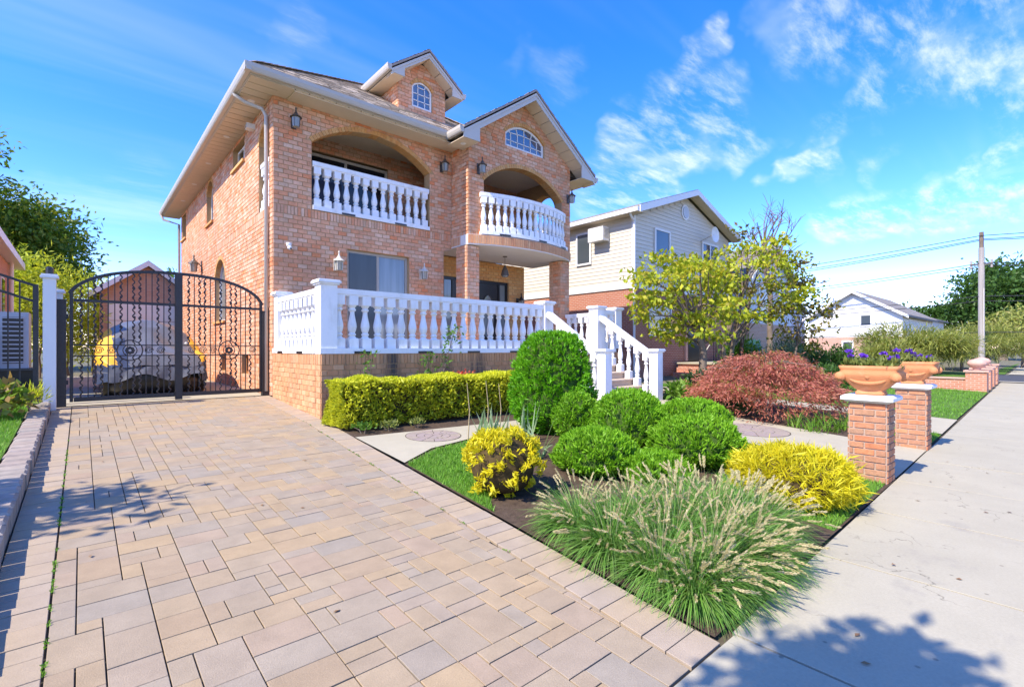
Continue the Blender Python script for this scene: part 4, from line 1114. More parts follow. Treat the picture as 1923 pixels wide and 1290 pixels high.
q = MB(); q.ellipsoid((3.53, HYF-.075, 3.83), (.05,.05,.05), 12, 8); build('dome', q, 'frame_white', sc2, smooth=True)
q = MB(); q.ellipsoid((3.545, HYF-.11, 3.81), (.022,.022,.022), 8, 6); build('lens', q, 'black_paint', sc2)
fl = empty('flood_light', (HX0-.012, 13.2, 6.95), 'white flood light under the eave of the side wall', 'lamp')
q = MB(); q.box(HX0-.2, HX0-.013, 13.12, 13.32, 6.9, 7.02); build('housing', q, 'frame_white', fl)
q = MB(); q.box(HX0-.206, HX0-.2, 13.14, 13.3, 6.91, 7.01); build('lens', q, 'lamp_glass', fl)

# ------------------------------------------------------------------ terrace and steps
TY, TX1, TF = 8.80, 12.0, 1.46
terr = empty('terrace', (6.5, 10.2, .3), 'raised front terrace with brick base and white stone balustrade', 'terrace')
tb = MB()
Wt = Wall((0, TY, 0), (1,0,0), (0,-1,0)); Wts = Wall((HX0, 0, 0), (0,1,0), (-1,0,0))
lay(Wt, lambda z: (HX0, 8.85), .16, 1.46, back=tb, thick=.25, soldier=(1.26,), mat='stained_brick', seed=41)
lay(Wt, lambda z: (11.24, TX1), .16, 1.46, back=tb, thick=.25, soldier=(1.26,), mat='terrace_brick', seed=42)
lay(Wts, lambda z: (TY+.251, HYF), .16, 1.46, back=tb, thick=.25, soldier=(1.26,), mat='terrace_brick', seed=43)
lay(Wts, lambda z: (TY, TY+.25), .16, 1.46, soldier=(1.26,), mat='terrace_brick', seed=44)
tb.box(TX1-.25, TX1, TY+.251, 10.9, .2, 1.455)
tb.box(HX0+.251, TX1-.251, TY+.251, 12.69, .3, 1.40)
tw_ = build('base_wall', tb, 'mortar', terr, fix=False)
place_bricks(tw_, 300)
f = MB(); f.box(HX0+.02, TX1-.02, TY+.02, HYF-.02, 1.402, 1.452); build('floor', f, 'tile_floor', terr)
f = MB(); f.box(7.72, 11.7, HYF, 12.68, 1.402, 1.452); build('floor', f, 'tile_floor', terr)
def post(cx, cy, z0, z1, w, parent, name='post'):
    p = MB(); p.box(cx-w/2, cx+w/2, cy-w/2, cy+w/2, z0, z1-.09); po = build(name, p, 'balustrade_paint', parent)
    c = MB(); h = w/2
    for z, zz, e in ((z1-.09, z1-.06, .03), (z1-.06, z1-.02, .055), (z1-.02, z1, .04)): c.box(cx-h-e, cx+h+e, cy-h-e, cy+h+e, z+.0005, zz)
    build('post_cap', c, 'balustrade_paint', po)
    return po
post(3.35, 8.95, 1.561, 2.80, .30, terr); post(3.33, 11.5, 1.561, 2.80, .26, terr)
post(9.00, 8.95, 1.47, 2.77, .30, terr); post(11.10, 8.95, 1.47, 2.77, .32, terr); post(11.95, 8.95, 1.561, 2.77, .28, terr)
railing([(3.19, 8.93), (8.84, 8.93)], terr, TF, 2.66, 22, bw_=.30, w=.18, drains=(.14, .38, .60, .82))
railing([(3.32, 11.68), (3.32, 9.09)], terr, TF, 2.66, 10, bw_=.29, w=.18, drains=(.22, .7))
railing([(11.27, 8.93), (11.8, 8.93)], terr, TF, 2.66, 2, bw_=.28, w=.15)
railing([(11.93, 9.1), (11.93, 10.85)], terr, TF, 2.66, 7, bw_=.27, w=.15)
steps = empty('front_steps', (10.05, 7.8, .28), 'front steps with beige stone treads between white handrails', 'steps')
z0s = zg(7.2); NS = 7; rise = (1.452-z0s)/NS; run = (TY-.02-7.14)/(NS-1)
for k in range(NS-1):
    yk = 7.14+run*k; zt = z0s+rise*(k+1)
    f = MB(); f.box(8.87, 11.24, yk+.03, TY-.001-k*.0005, zt-rise+.0005 if k else z0s-.15, zt-.05); build('riser', f, 'step_stone', steps)
    f = MB(); f.bbox(8.86, 11.25, yk, min(yk+run+.03, TY-.002), zt-.05, zt, .018); build('tread', f, 'step_stone', steps)
for cx in (8.98, 11.10):
    post(cx, 7.02, zg(7.0)-.02, 1.55, .24, steps)
    h = MB(); h.bar((cx, 7.13, 1.36), (cx, 8.80, 2.44), .17, .13); hr = build('handrail', h, 'balustrade_paint', steps)
    for k in range(NS-2):
        yk = 7.14+run*k+.17; zt = z0s+rise*(k+1); zr = 1.36+(yk-7.13)/(8.80-7.13)*1.08-.05
        me = baluster_mesh(zr-zt, .15); inst('baluster', me, hr, (cx, yk, zt))
# ------------------------------------------------------------------ iron gate, fence, white post
GY = 12.02; GX0, GXM, GX1 = -.17, 1.49, 3.06
def gate_top(x):
    t = (x-1.44)/1.64; return 2.44 + .66*(max(0, 1-abs(t)**2.4))**.5
def wavy(x, z0, z1, amp=.018, pitch=.12, ph=0):
    n = max(4, int((z1-z0)/pitch*6)); return [(x+amp*math.sin((z0+(z1-z0)*i/n)/pitch*2*math.pi+ph), GY, z0+(z1-z0)*i/n) for i in range(n+1)]
gate = empty('iron_gate', (1.45, GY, .5), 'black wrought iron double gate with arched top and wavy bars', 'gate')
def leaf_gate(x0, x1, seed):
    r = random.Random(seed); fr = MB(); d = .05
    zb = .58
    lf = empty('gate_leaf', ((x0+x1)/2, GY, zb), parent=gate)
    for xs_ in (x0+.03, x1-.03):
        fr = MB(); fr.bar((xs_, GY, zb), (xs_, GY, gate_top(xs_)), .06, d); build('stile', fr, 'iron', lf)
    m = MB(); m.bar((x0+.061, GY, zb+.04), (x1-.061, GY, zb+.04), .048, .08); build('bottom_rail', m, 'iron', lf)
    m = MB(); m.bar((x0+.061, GY, 2.44), (x1-.061, GY, 2.44), .044, .05); build('mid_rail', m, 'iron', lf)
    for z in (1.42, 1.62):
        m = MB(); m.bar((x0+.061, GY, z), (x1-.061, GY, z), .03, .022); build('cross_rail', m, 'iron', lf)
    m = MB(); n = 20
    for i in range(n):
        a = x0+(x1-x0)*i/n; b = x0+(x1-x0)*(i+1)/n
        m.bar((a, GY, gate_top(a)-.02), (b+.004, GY, gate_top(b)-.02), .052, .055)
    build('top_rail', m, 'iron', lf)
    k = 0; x = x0+.06+.105
    while x < x1-.09:
        zt = gate_top(x)-.04
        if k % 3 == 1 or (k % 6 == 5):
            m = MB(); m.bar((x, GY, zb+.08), (x, GY, zt), .016, .016); build('bar', m, 'iron', lf)
        else:
            m = MB(); m.tube(wavy(x, zb+.08, 1.415, ph=k), .0125, 5); m.tube(wavy(x, 1.625, zt, ph=k*2), .0125, 5)
            for z in np.arange(zb+.25, zt-.1, .19):
                if not 1.38 < z < 1.66: m.ellipsoid((x+r.uniform(-.012, .012), GY, z), (.022, .02, .03), 6, 4)
            build('wavy_bar', m, 'iron', lf)
        x += .096; k += 1
    # scroll band and rosette
    cxr = (x0+x1)/2 + (.05 if x0 < 1 else .12)
    def ring(cx, cz, ra, t=.009, a0=0, a1=2*math.pi, nn=14, grow=0):
        m = MB(); m.tube([(cx+(ra-grow*i/nn)*math.cos(a0+(a1-a0)*i/nn), GY, cz+(ra-grow*i/nn)*math.sin(a0+(a1-a0)*i/nn)) for i in range(nn+1)], t, 5, False); return m
    build('rosette_ring', ring(cxr, 1.52, .20, .012), 'iron', lf); build('rosette_ring', ring(cxr, 1.52, .11), 'iron', lf)
    m = MB()
    for j in range(8):
        a = j*math.pi/4; m.ellipsoid((cxr+.05*math.cos(a), GY, 1.52+.05*math.sin(a)), (.03, .012, .03), 6, 4)
    build('rosette_flower', m, 'iron', lf)
    for cx in np.arange(x0+.22, x1-.15, .19):
        if abs(cx-cxr) > .27:
            build('scroll', ring(cx, 1.52, .075, .008, 0, 4.5*math.pi, 22, .06), 'iron', lf)
leaf_gate(GX0, GXM-.01, 1); leaf_gate(GXM+.01, GX1, 2)
pm = MB(); pm.box(GXM-.06, GXM+.06, GY-.045, GY+.045, .52, gate_top(GXM)-.01); build('meeting_post', pm, 'iron', gate)
kn = MB(); kn.ellipsoid((GXM+.12, GY-.06, 1.66), (.03,.03,.03), 8, 6); build('knob', kn, 'cream_metal', gate, smooth=True)
for cx, z1 in ((GX0-.11, 2.42), (GX1+.06, 2.38)):
    p = MB(); p.box(cx-.07, cx+.07, GY-.07, GY+.07, .45, z1); p.box(cx-.08, cx+.08, GY-.08, GY+.08, z1, z1+.02); build('gate_post', p, 'iron', gate)
    for z in (.9, 2.1):
        h = MB(); h.box(cx-.02 + (.06 if cx < 1 else -.10), cx+.10 - (0 if cx < 1 else .06), GY-.02, GY+.02, z, z+.08); build('hinge', h, 'iron', gate)
def white_post(cx, cy, w, z0, z1, label):
    t = empty('white_post', (cx, cy, z0), label, 'post')
    p = MB(); p.box(cx-w/2, cx+w/2, cy-w/2, cy+w/2, z0, z1); build('shaft', p, 'white_paint', t)
    p = MB(); p.box(cx-w/2-.035, cx+w/2+.035, cy-w/2-.035, cy+w/2+.035, z1+.0005, z1+.04); p.box(cx-w/2-.02, cx+w/2+.02, cy-w/2-.02, cy+w/2+.02, z1+.0405, z1+.07); build('cap', p, 'white_paint', t)
    return t
wp = white_post(-.42, 11.78, .17, .45, 2.78, 'white square post beside the iron gate with a small black lamp on top')
p = MB(); p.lathe([(.055,.07),(.055,.18),(.03,.2)], (-.42, 11.78, 2.78), 10); build('lamp_head', p, 'black_paint', wp)
white_post(-.34, 12.6, .15, .5, 2.60, 'white square post just behind the hinge side of the gate')
# iron fence with a swept top, left of the gate
fence = empty('iron_fence', (-2.2, 11.8, .5), 'black iron fence panel with a swept top left of the white post', 'fence')
def ftop(x): return 2.62 + .62*math.sin(min(1, (-.56-x)/2.6)*math.pi/2)
p = MB(); p.box(-.63, -.56, 11.74, 11.82, .45, 2.66); build('fence_post', p, 'iron', fence)
p = MB(); p.box(-4.5, -4.42, 11.74, 11.82, .45, 3.25); build('fence_post', p, 'iron', fence)
for off in (0, -.27):
    m = MB(); xs = np.linspace(-.63, -4.42, 18)
    for a, b in zip(xs, xs[1:]): m.bar((a, 11.78, ftop(a)+off), (b-.004, 11.78, ftop(b)+off), .035, .04)
    build('swept_rail', m, 'iron', fence)
for z in (.65, 1.2):
    m = MB(); m.bar((-.63, 11.78, z), (-4.42, 11.78, z), .035, .04); build('rail', m, 'iron', fence)
x = -.79
while x > -4.4:
    m = MB(); m.bar((x, 11.78, .5), (x, 11.78, ftop(x)), .02, .02); build('picket', m, 'iron', fence); x -= .14
# dark solid panel behind the lower part of the fence
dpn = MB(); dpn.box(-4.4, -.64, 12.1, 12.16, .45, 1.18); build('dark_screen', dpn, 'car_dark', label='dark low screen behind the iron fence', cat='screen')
# condenser units of the house on the left
def condenser(x0, x1, y0, z0, h, label):
    t = empty('condenser_unit', ((x0+x1)/2, y0, z0), label, 'air conditioner', 'condenser units behind the iron fence')
    b = MB(); b.box(x0, x1, y0, y0+.7, z0, z0+h); build('casing', b, 'ac_grey', t)
    g = MB(); g.box(x0+.12, x1-.08, y0-.012, y0-.001, z0+.1, z0+h-.1); gr = build('grille', g, 'black_paint', t)
    for z in np.arange(z0+.13, z0+h-.1, .09):
        s_ = MB(); s_.bar((x0+.11, y0-.02, z), (x1-.07, y0-.02, z), .03, .025); build('louvre', s_, 'ac_grey', gr)
condenser(-1.32, -.82, 14.2, 1.15, 1.15, 'tall grey condenser unit behind the fence, its louvres dark, beside the white post')
condenser(-2.05, -1.40, 14.0, 1.15, .85, 'lower grey condenser unit behind the fence, next to the taller one')
condenser(-1.95, -1.45, 14.3, 2.02, .45, 'small grey condenser box on top of the lower unit')
st = MB(); st.box(-2.2, -.75, 13.9, 15.0, .45, 1.149); build('equipment_base', st, 'concrete', label='dark concrete base carrying the condenser units behind the fence', cat='base')

# ------------------------------------------------------------------ covered car behind the gate
car = empty('covered_car', (1.3, 15.6, .5), 'parked car under a grey and yellow cover behind the iron gate', 'car')
def car_section(y):
    """half width, belt and roof heights along the car"""
    pts = [(13.35,.80,1.15,1.18),(13.55,.95,1.28,1.40),(14.2,1.02,1.38,1.55),(14.75,1.04,1.42,1.68),(15.3,1.04,1.45,2.10),(15.8,1.03,1.46,2.26),(16.8,1.03,1.46,2.28),(17.6,1.0,1.44,2.16),(18.1,.94,1.35,1.75),(18.3,.8,1.2,1.4)]
    ys = [p[0] for p in pts]; return [float(np.interp(y, ys, [p[k] for p in pts])) for k in (1,2,3)]
def cover():
    nY, nT = 110, 72; V = []; r = np.random.default_rng(4)
    for i in range(nY+1):
        y = 13.35 + (18.3-13.35)*i/nY; w, zb, zt = car_section(y)
        for j in range(nT+1):
            t = -1+2*j/nT; a = abs(t); s = math.copysign(1, t)
            if a > .62:
                k = (a-.62)/.38; x = w + .03*k; z = zb - k*(zb-.78) + .05*math.sin(y*5+t*9)
            else:
                k = a/.62; x = w*math.sin(k*math.pi/2)**.8; z = zt - (zt-zb)*(1-math.cos(k*math.pi/2))**1.0
            V.append((1.28+s*x + .012*math.sin(y*9+z*7), y + .02*math.sin(x*8+z*6), z + .018*math.sin(x*11+y*6) + .022*math.sin(x*5+y*2.2+1)*math.sin(y*3.1) ))
    F = [(i*(nT+1)+j, i*(nT+1)+j+1, (i+1)*(nT+1)+j+1, (i+1)*(nT+1)+j) for i in range(nY) for j in range(nT)]
    V = V; groups = {'cover_grey': [], 'cover_yellow': [], 'cover_navy': []}
    for f in F:
        c = np.mean([V[q] for q in f], axis=0); a = c[0]-1.28
        if a < -.72 and c[2] > 1.2 or a > .80 and 1.25 < c[2] < 1.9: groups['cover_yellow'].append(f)
        elif (a < -.50 and c[2] > 1.05 and c[1] < 15.0) or c[2] < 1.02: groups['cover_navy'].append(f)
        else: groups['cover_grey'].append(f)
    for m, fs in groups.items():
        used = sorted(set(q for f in fs for q in f)); ix = {q: k for k, q in enumerate(used)}
        mb = MB(); mb.v = [V[q] for q in used]; mb.f = [tuple(ix[q] for q in f) for f in fs]
        build({'cover_grey': 'cover', 'cover_yellow': 'cover_side', 'cover_navy': 'cover_skirt'}[m], mb, m, car, smooth=True)
    # front drape
    mb = MB(); n = 24
    for k in range(n+1):
        t = -1+2*k/n; x = 1.28+t*.86; top = 1.17-.02*abs(t)
        for q in range(5):
            mb.v.append((x, 13.36-.03*q+.02*math.sin(k*1.7+q), top-q*(.06+.02*math.sin(k*.45+1))))
    for k in range(n):
        for q in range(4): mb.f.append((k*5+q, (k+1)*5+q, (k+1)*5+q+1, k*5+q+1))
    build('cover', mb, 'cover_grey', car, smooth=True)
cover()
b = MB(); hs = [(math.copysign(abs(math.cos(a))**.45, math.cos(a))*1.0, math.copysign(abs(math.sin(a))**.6, math.sin(a))*2.4) for a in np.linspace(0, 2*math.pi, 36, endpoint=False)]
for zz, k in ((.56,.93),(.70,.99),(.95,1.0),(1.14,.97)): b.v += [(1.28+u*k, 15.82+w*k, zz) for u, w in hs]
b.f = [(i*36+j, i*36+(j+1)%36, (i+1)*36+(j+1)%36, (i+1)*36+j) for i in range(3) for j in range(36)] + [tuple(range(36))]
build('bumper', b, 'car_dark', car, smooth=True)
for x in (.35, 2.05):
    for y in (14.2, 17.3):
        w = MB(); w.tube([(x, y, .82), (x+.2, y, .82)], .33, 20); wh = build('wheel', w, 'car_dark', car)
        w = MB(); w.tube([(x-.005, y, .82), (x+.205, y, .82)], .2, 14); build('rim', w, 'gutter', wh)
# ------------------------------------------------------------------ garage at the end of the drive
gar = empty('garage', (2.15, 26.5, .5), 'brick garage with gable roof and white door at the end of the drive', 'garage')
b = MB(); b.prism([(.55,.5),(3.75,.5),(3.75,3.9),(2.15,5.1),(.55,3.9)], lambda u, w, d: (u, d, w), 26.3, 31); build('wall', b, 'garage_brick', gar)
for s in (-1, 1):
    b = MB(); b.prism([(2.15,5.32),(2.15+s*1.95,3.86),(2.15+s*1.95,3.66),(2.15,5.12)], lambda u, w, d: (u, d, w), 25.95, 31.2); build('roof_slope', b, 'grey_shingle', gar)
    b = MB(); b.prism([(2.15,5.30),(2.15+s*1.97,3.82),(2.15+s*1.97,3.60),(2.15,5.08)], lambda u, w, d: (u, d, w), 25.90, 25.949); build('rake_board', b, 'frame_white', gar)
for k in range(4):
    b = MB(); b.box(.85, 3.45, 26.22, 26.28, .52+k*.74, .52+k*.74+.72); build('door_panel', b, 'door_white', gar)
# ------------------------------------------------------------------ brick house on the left
lh = empty('neighbour_house', (-5, 20, .5), 'red brick house at the edge of the picture with white eave and downpipe', 'house')
b = MB(); b.box(-10, -1.78, 15.5, 24, .4, 4.3); build('wall', b, 'red_brick', lh)
b = MB(); b.box(-10.3, -1.5, 15.2, 24.4, 4.32, 4.54); build('eave', b, 'frame_white', lh)
b = MB(); b.add([(-10.3,15.2,4.545),(-1.5,15.2,4.545),(-1.5,24.4,4.545),(-10.3,24.4,4.545),(-5.8,19,6.0),(-5.8,20.5,6.0)], [(0,1,4),(1,2,5,4),(2,3,5),(3,0,4,5),(0,3,2,1)]); build('roof', b, 'grey_shingle', lh)
b = MB(); b.tube([(-1.70,22.6,4.33),(-1.70,22.6,.5)], .05, 8); build('downpipe', b, 'frame_white', lh)
b = MB(); b.box(-1.82, -1.76, 20.6, 21.4, 1.9, 3.7); w_ = build('window', b, 'frame_white', lh)
b = MB(); b.box(-1.755, -1.745, 20.68, 21.32, 2.0, 3.62); build('pane', b, 'glass_dark', w_)
# ------------------------------------------------------------------ brick gate pillars with urns
def pillar(cx, cy, w, d, h, label, seed):
    global BR
    t = empty('brick_pillar', (cx, cy, 0), label, 'pillar', 'brick pillars at the walk')
    core = MB(); x0, x1, y0, y1 = cx-w/2, cx+w/2, cy-d/2, cy+d/2
    core.box(x0, x1, y0, y1, -.05, h); c = build('core', core, 'pale_mortar', t)
    for W, a, b, o in ((Wall((0,y0,0),(1,0,0),(0,-1,0)), x0, x1, 0), (Wall((x0,0,0),(0,1,0),(-1,0,0)), y0, y1, .1), (Wall((x1,0,0),(0,1,0),(1,0,0)), y0, y1, 0), (Wall((0,y1,0),(1,0,0),(0,1,0)), x0, x1, .1)):
        lay(W, lambda z, a=a, b=b: (a, b), 0, h, course=h/12, length=.21, gap=.014, mat='pillar_brick', seed=seed, off=o)
    place_bricks(c, 400)
    m = MB(); e = .07
    m.add([(x0-e,y0-e,h+.03),(x1+e,y0-e,h+.03),(x1+e,y1+e,h+.03),(x0-e,y1+e,h+.03),(x0-e,y0-e,h+.065),(x1+e,y0-e,h+.065),(x1+e,y1+e,h+.065),(x0-e,y1+e,h+.065),
           (x0-.02,y0-.02,h+.001),(x1+.02,y0-.02,h+.001),(x1+.02,y1+.02,h+.001),(x0-.02,y1+.02,h+.001),(x0-e+.03,y0-e+.03,h+.085),(x1+e-.03,y0-e+.03,h+.085),(x1+e-.03,y1+e-.03,h+.085),(x0-e+.03,y1+e-.03,h+.085)],
          [(0,1,5,4),(1,2,6,5),(2,3,7,6),(3,0,4,7),(8,9,1,0),(9,10,2,1),(10,11,3,2),(11,8,0,3),(8,11,10,9),(4,5,13,12),(5,6,14,13),(6,7,15,14),(7,4,12,15),(12,13,14,15)])
    build('coping', m, 'coping_white', t)
    return h+.085
def urn(cx, cy, z, label):
    t = empty('urn_planter', (cx, cy, z), label, 'planter', 'terracotta urns on the pillars')
    W, D = .36, .46                                         # half sizes grow with height (long axis along y)
    sec = [(0,.42,.42),(.035,.42,.42),(.04,.38,.38),(.06,.40,.40),(.08,.47,.48),(.11,.54,.58),(.16,.64,.72),(.21,.72,.84),(.25,.76,.90),(.275,.68,.84),(.29,.72,.88),(.325,.74,.90),(.33,.63,.78),(.28,.60,.74)]
    m = MB(); n = 28; o = 0
    for zz, a, b in sec:
        for k in range(n):
            th = 2*math.pi*k/n; c_, s_ = math.cos(th), math.sin(th)
            ex = .24; px = math.copysign(abs(c_)**ex, c_)*a*.27; py = math.copysign(abs(s_)**ex, s_)*b*.335
            m.v.append((cx+px, cy+py, z+zz*1.05))
    for i in range(len(sec)-1):
        for k in range(n): m.f.append((i*n+k, i*n+(k+1)%n, (i+1)*n+(k+1)%n, (i+1)*n+k))
    m.f.append(tuple(reversed(range(n))))
    build('bowl', m, 'terracotta', t, smooth=True)
    for sx in (-1, 1):
        for sy in (-1, 1):                                  # scroll volutes at the corners
            v = MB(); c = Vector((cx+sx*.19, cy+sy*.27, z+.215))
            v.tube([(c.x-.02, c.y, c.z), (c.x+.02, c.y, c.z)], .055, 12); v.ellipsoid(tuple(c), (.04,.05,.05), 10, 8); build('volute', v, 'terracotta', t, smooth=True)
    for sx in (-1, 1):                                      # garland and boss on the long faces
        g = MB(); xx = cx+sx*.165
        g.tube([(xx, cy+.19*math.cos(a), z+.215-.075*math.sin(a)) for a in np.linspace(0, math.pi, 14)], [.012+.012*math.sin(a) for a in np.linspace(0, math.pi, 14)], 6)
        g.ellipsoid((cx+sx*.18, cy, z+.225), (.02,.035,.04), 8, 6)
        for k in (-1, 1): g.ellipsoid((xx, cy+k*.10, z+.20), (.018,.03,.03), 8, 6)
        build('garland', g, 'terracotta', t, smooth=True)
    s = MB(); s.ellipsoid((cx, cy, z+.25), (.14,.22,.03), 12, 6); build('soil', s, 'soil', t)
    # flowers: leaves and purple heads
    n = 420; P = np.column_stack([RNG.normal(0,.07,n)+cx, RNG.uniform(-.26,.26,n)+cy, np.full(n, z+.27)])
    Dd = np.column_stack([RNG.normal(0,.6,n), RNG.normal(0,.5,n), RNG.uniform(.5,1.3,n)])
    P[:,2] += RNG.uniform(0,.12,n)
    V, Fc = leaf_geo(P, Dd, RNG.uniform(.05,.11,n), RNG.uniform(.02,.04,n)); np_mesh('leaves', V, Fc, 'pot_plant', t)
    for k in range(9):
        c = np.array([cx+RNG.normal(0,.07), cy+RNG.uniform(-.27,.24), z+RNG.uniform(.37,.52)])
        st_ = MB(); st_.tube([(c[0]*.5+cx*.5, c[1]*.7+cy*.3, z+.27), tuple(c)], .004, 4); fl_ = build('flower_stem', st_, 'pot_plant', t)
        m_ = 26; Dn = unit(RNG.normal(size=(m_,3))); Dn[:,2] = np.abs(Dn[:,2])*.8
        V, Fc = leaf_geo(np.repeat(c[None], m_, 0), Dn, RNG.uniform(.03,.055,m_), .028, mid=.7); np_mesh('flower_head', V, Fc, 'petal_purple', fl_)
zt = pillar(7.07, 1.56, .34, .37, .92, 'brick pillar with white coping beside the golden mound, the urn holding pale green leaves', 51)
urn(7.07, 1.56, zt, 'terracotta urn with scrolled corners on the pillar beside the golden mound')
zt = pillar(9.80, 1.62, .36, .37, .92, 'brick pillar with white coping between the walk and the small patch of lawn', 52)
urn(9.80, 1.62, zt, 'terracotta urn of purple flowers on the pillar across the walk')

# ------------------------------------------------------------------ house next door
nh = empty('siding_house', (18.5, 15, .4), 'cream sided two storey house over red brick with a gable to the street', 'house')
NX0, NX1, NY0, NY1, NZB, NZE, NXC, NZR = 16.6, 24.9, 11.5, 24.5, 3.98, 7.02, 20.75, 8.40
b = MB(); b.box(NX0, NX1, NY0, NY1, .3, NZB); build('brick_storey', b, 'neighbour_brick', nh)
b = MB(); b.prism([(NX0+.02, NZB),(NX1-.02, NZB),(NX1-.02, NZE),(NXC, NZR),(NX0+.02, NZE)], lambda u, w, d: (u, d, w), NY0+.02, NY1); sidw = build('sided_storey', b, 'siding_cream', nh)
b = MB(); b.box(NX0-.05, NX1+.05, NY0-.05, NY0-.001, NZB, NZB+.22); b.box(NX0-.05, NX0-.001, NY0, NY1, NZB, NZB+.22); build('band_board', b, 'frame_white', nh)
z = NZB+.225; k = 0
while z < NZR-.1:                                            # clapboards, each a wedge that overlaps the one below
    zt_ = z+.158
    def bd(p0, p1, nrm):
        A = Vector(p0); B = Vector(p1); n_ = Vector(nrm); m = MB()
        m.add([tuple(A+n_*.022), tuple(B+n_*.022), tuple(B+n_*.006+Vector((0,0,.158))), tuple(A+n_*.006+Vector((0,0,.158))), tuple(A), tuple(B)], [(0,1,2,3),(4,5,1,0)])
        build('clapboard', m, 'siding_cream', sidw, fix=False)
    if zt_ < NZE+.05: bd((NX0, NY0, z), (NX0, NY1, z), (-1,0,0))
    hw_ = NX1-NX0
    if zt_ < NZE: a, c = NX0, NX1
    else: f_ = (NZR-zt_)/(NZR-NZE); a, c = NXC-4.15*f_, NXC+4.15*f_
    if c-a > .3: bd((a+.02, NY0+.01, z), (c-.02, NY0+.01, z), (0,-1,0))
    z += .16
b = MB(); b.box(NX0-.035, NX0+.08, NY0-.025, NY0+.09, NZB+.22, NZE); build('corner_board', b, 'frame_white', nh)
for s, xe in ((-1, NX0-.35), (1, NX1+.35)):
    zE = NZR+.2-(NZR+.02-NZE)*(abs(NXC-xe)/4.15)
    b = MB(); b.prism([(NXC,NZR+.29),(xe,zE+.08),(xe,zE-.04),(NXC,NZR+.17)], lambda u, w, d: (u, d, w), NY0-.5, NY1+.3); build('roof_slope', b, 'grey_shingle', nh)
    b = MB(); b.prism([(NXC,NZR+.26),(xe,zE+.05),(xe,zE-.22),(NXC,NZR+.02)], lambda u, w, d: (u, d, w), NY0-.54, NY0-.505); build('rake_board', b, 'frame_white', nh)
    b = MB(); b.prism([(NXC,NZR+.15),(xe,zE-.06),(xe,zE-.09),(NXC,NZR+.12)], lambda u, w, d: (u, d, w), NY0-.5, NY0-.02); build('gable_soffit', b, 'soffit', nh)
b = MB(); b.box(NX0-.5, NX0-.36, NY0-.5, NY1, NZE-.13, NZE+.03); build('gutter', b, 'frame_white', nh)
b = MB(); b.box(NX0-.36, NX0-.03, NY0-.5, NY1, NZE-.15, NZE-.12); build('soffit', b, 'soffit', nh)
b = MB(); b.tube([(NX0-.42,NY0-.1,NZE-.1),(NX0-.3,NY0-.08,NZE-.25),(NX0-.09,NY0-.07,NZE-.4),(NX0-.09,NY0-.07,.4)], .05, 8); build('downpipe', b, 'frame_white', nh)
def nwin(wall, op, parent, fw=.08, vb=(), hb=()):
    f = window(wall, op, -.03, parent, fmat='frame_white', gmat='glass_nb', fw=fw, vbars=vb); return f
Wn = Wall((NX0,0,0),(0,1,0),(-1,0,0)); Wng = Wall((0,NY0,0),(1,0,0),(0,-1,0))
nwin(Wn, Opening(13.65, 14.5, 5.2, 6.62), nh); nwin(Wn, Opening(19.5, 20.5, 5.0, 6.5), nh)
nwin(Wng, Opening(18.0, 19.2, 5.1, 6.62), nh); nwin(Wng, Opening(17.6, 19.3, 2.05, 3.35), nh, vb=(0,)); nwin(Wng, Opening(22.0, 23.6, 5.0, 6.6), nh, vb=(0,))
def disc(r, y, mat, parent, name, x=20.5, z=7.7):
    b = MB(); b.prism([(x+r*math.cos(a*math.pi/10), z+r*1.1*math.sin(a*math.pi/10)) for a in range(20)], lambda u, w, d: (u, d, w), y, y+.03); return build(name, b, mat, parent)
gv = disc(.32, NY0-.05, 'frame_white', nh, 'gable_vent'); disc(.24, NY0-.081, 'siding_blue', gv, 'vent_grille')
ac = empty('window_air_conditioner', (NX0, 13.1, 6.05), 'white air conditioner box sticking out of the cream side wall', 'air conditioner')
b = MB(); b.box(NX0-.45, NX0-.023, 12.7, 13.5, 6.05, 6.62); cs_ = build('casing', b, 'ac_white', ac)
b = MB(); b.box(NX0-.40, NX0-.05, 12.685, 12.699, 6.15, 6.55); build('grille', b, 'frame_tan', cs_)
for z in np.arange(6.18, 6.54, .055):
    b = MB(); b.bar((NX0-.40, 12.678, z), (NX0-.05, 12.678, z), .012, .02); build('louvre', b, 'ac_white', cs_)
b = MB(); b.box(20.6, 21.6, NY0-.14, NY0-.02, 1.0, 3.3); dr = build('door', b, 'black_paint', nh)
b = MB(); b.box(20.44, 20.59, NY0-.12, NY0-.01, 1.0, 3.4); b.box(21.61, 21.76, NY0-.12, NY0-.01, 1.0, 3.4); build('door_casing', b, 'pink_stone', nh)
sat = empty('satellite_dish', (21.9, 11.3, 6.6), 'white satellite dish on the gable of the sided house', 'dish')
b = MB(); b.lathe([(.02,0),(.22,.03),(.36,.1)], (0,0,0), 18, False); b.v = [(21.9+v[0], 10.85-v[2]*1.0, 6.8+v[1]) for v in b.v]; build('reflector', b, 'frame_white', sat)
b = MB(); b.tube([(21.9,NY0-.02,6.6),(21.9,10.9,6.8)], .025, 6); build('mast', b, 'gutter', sat)
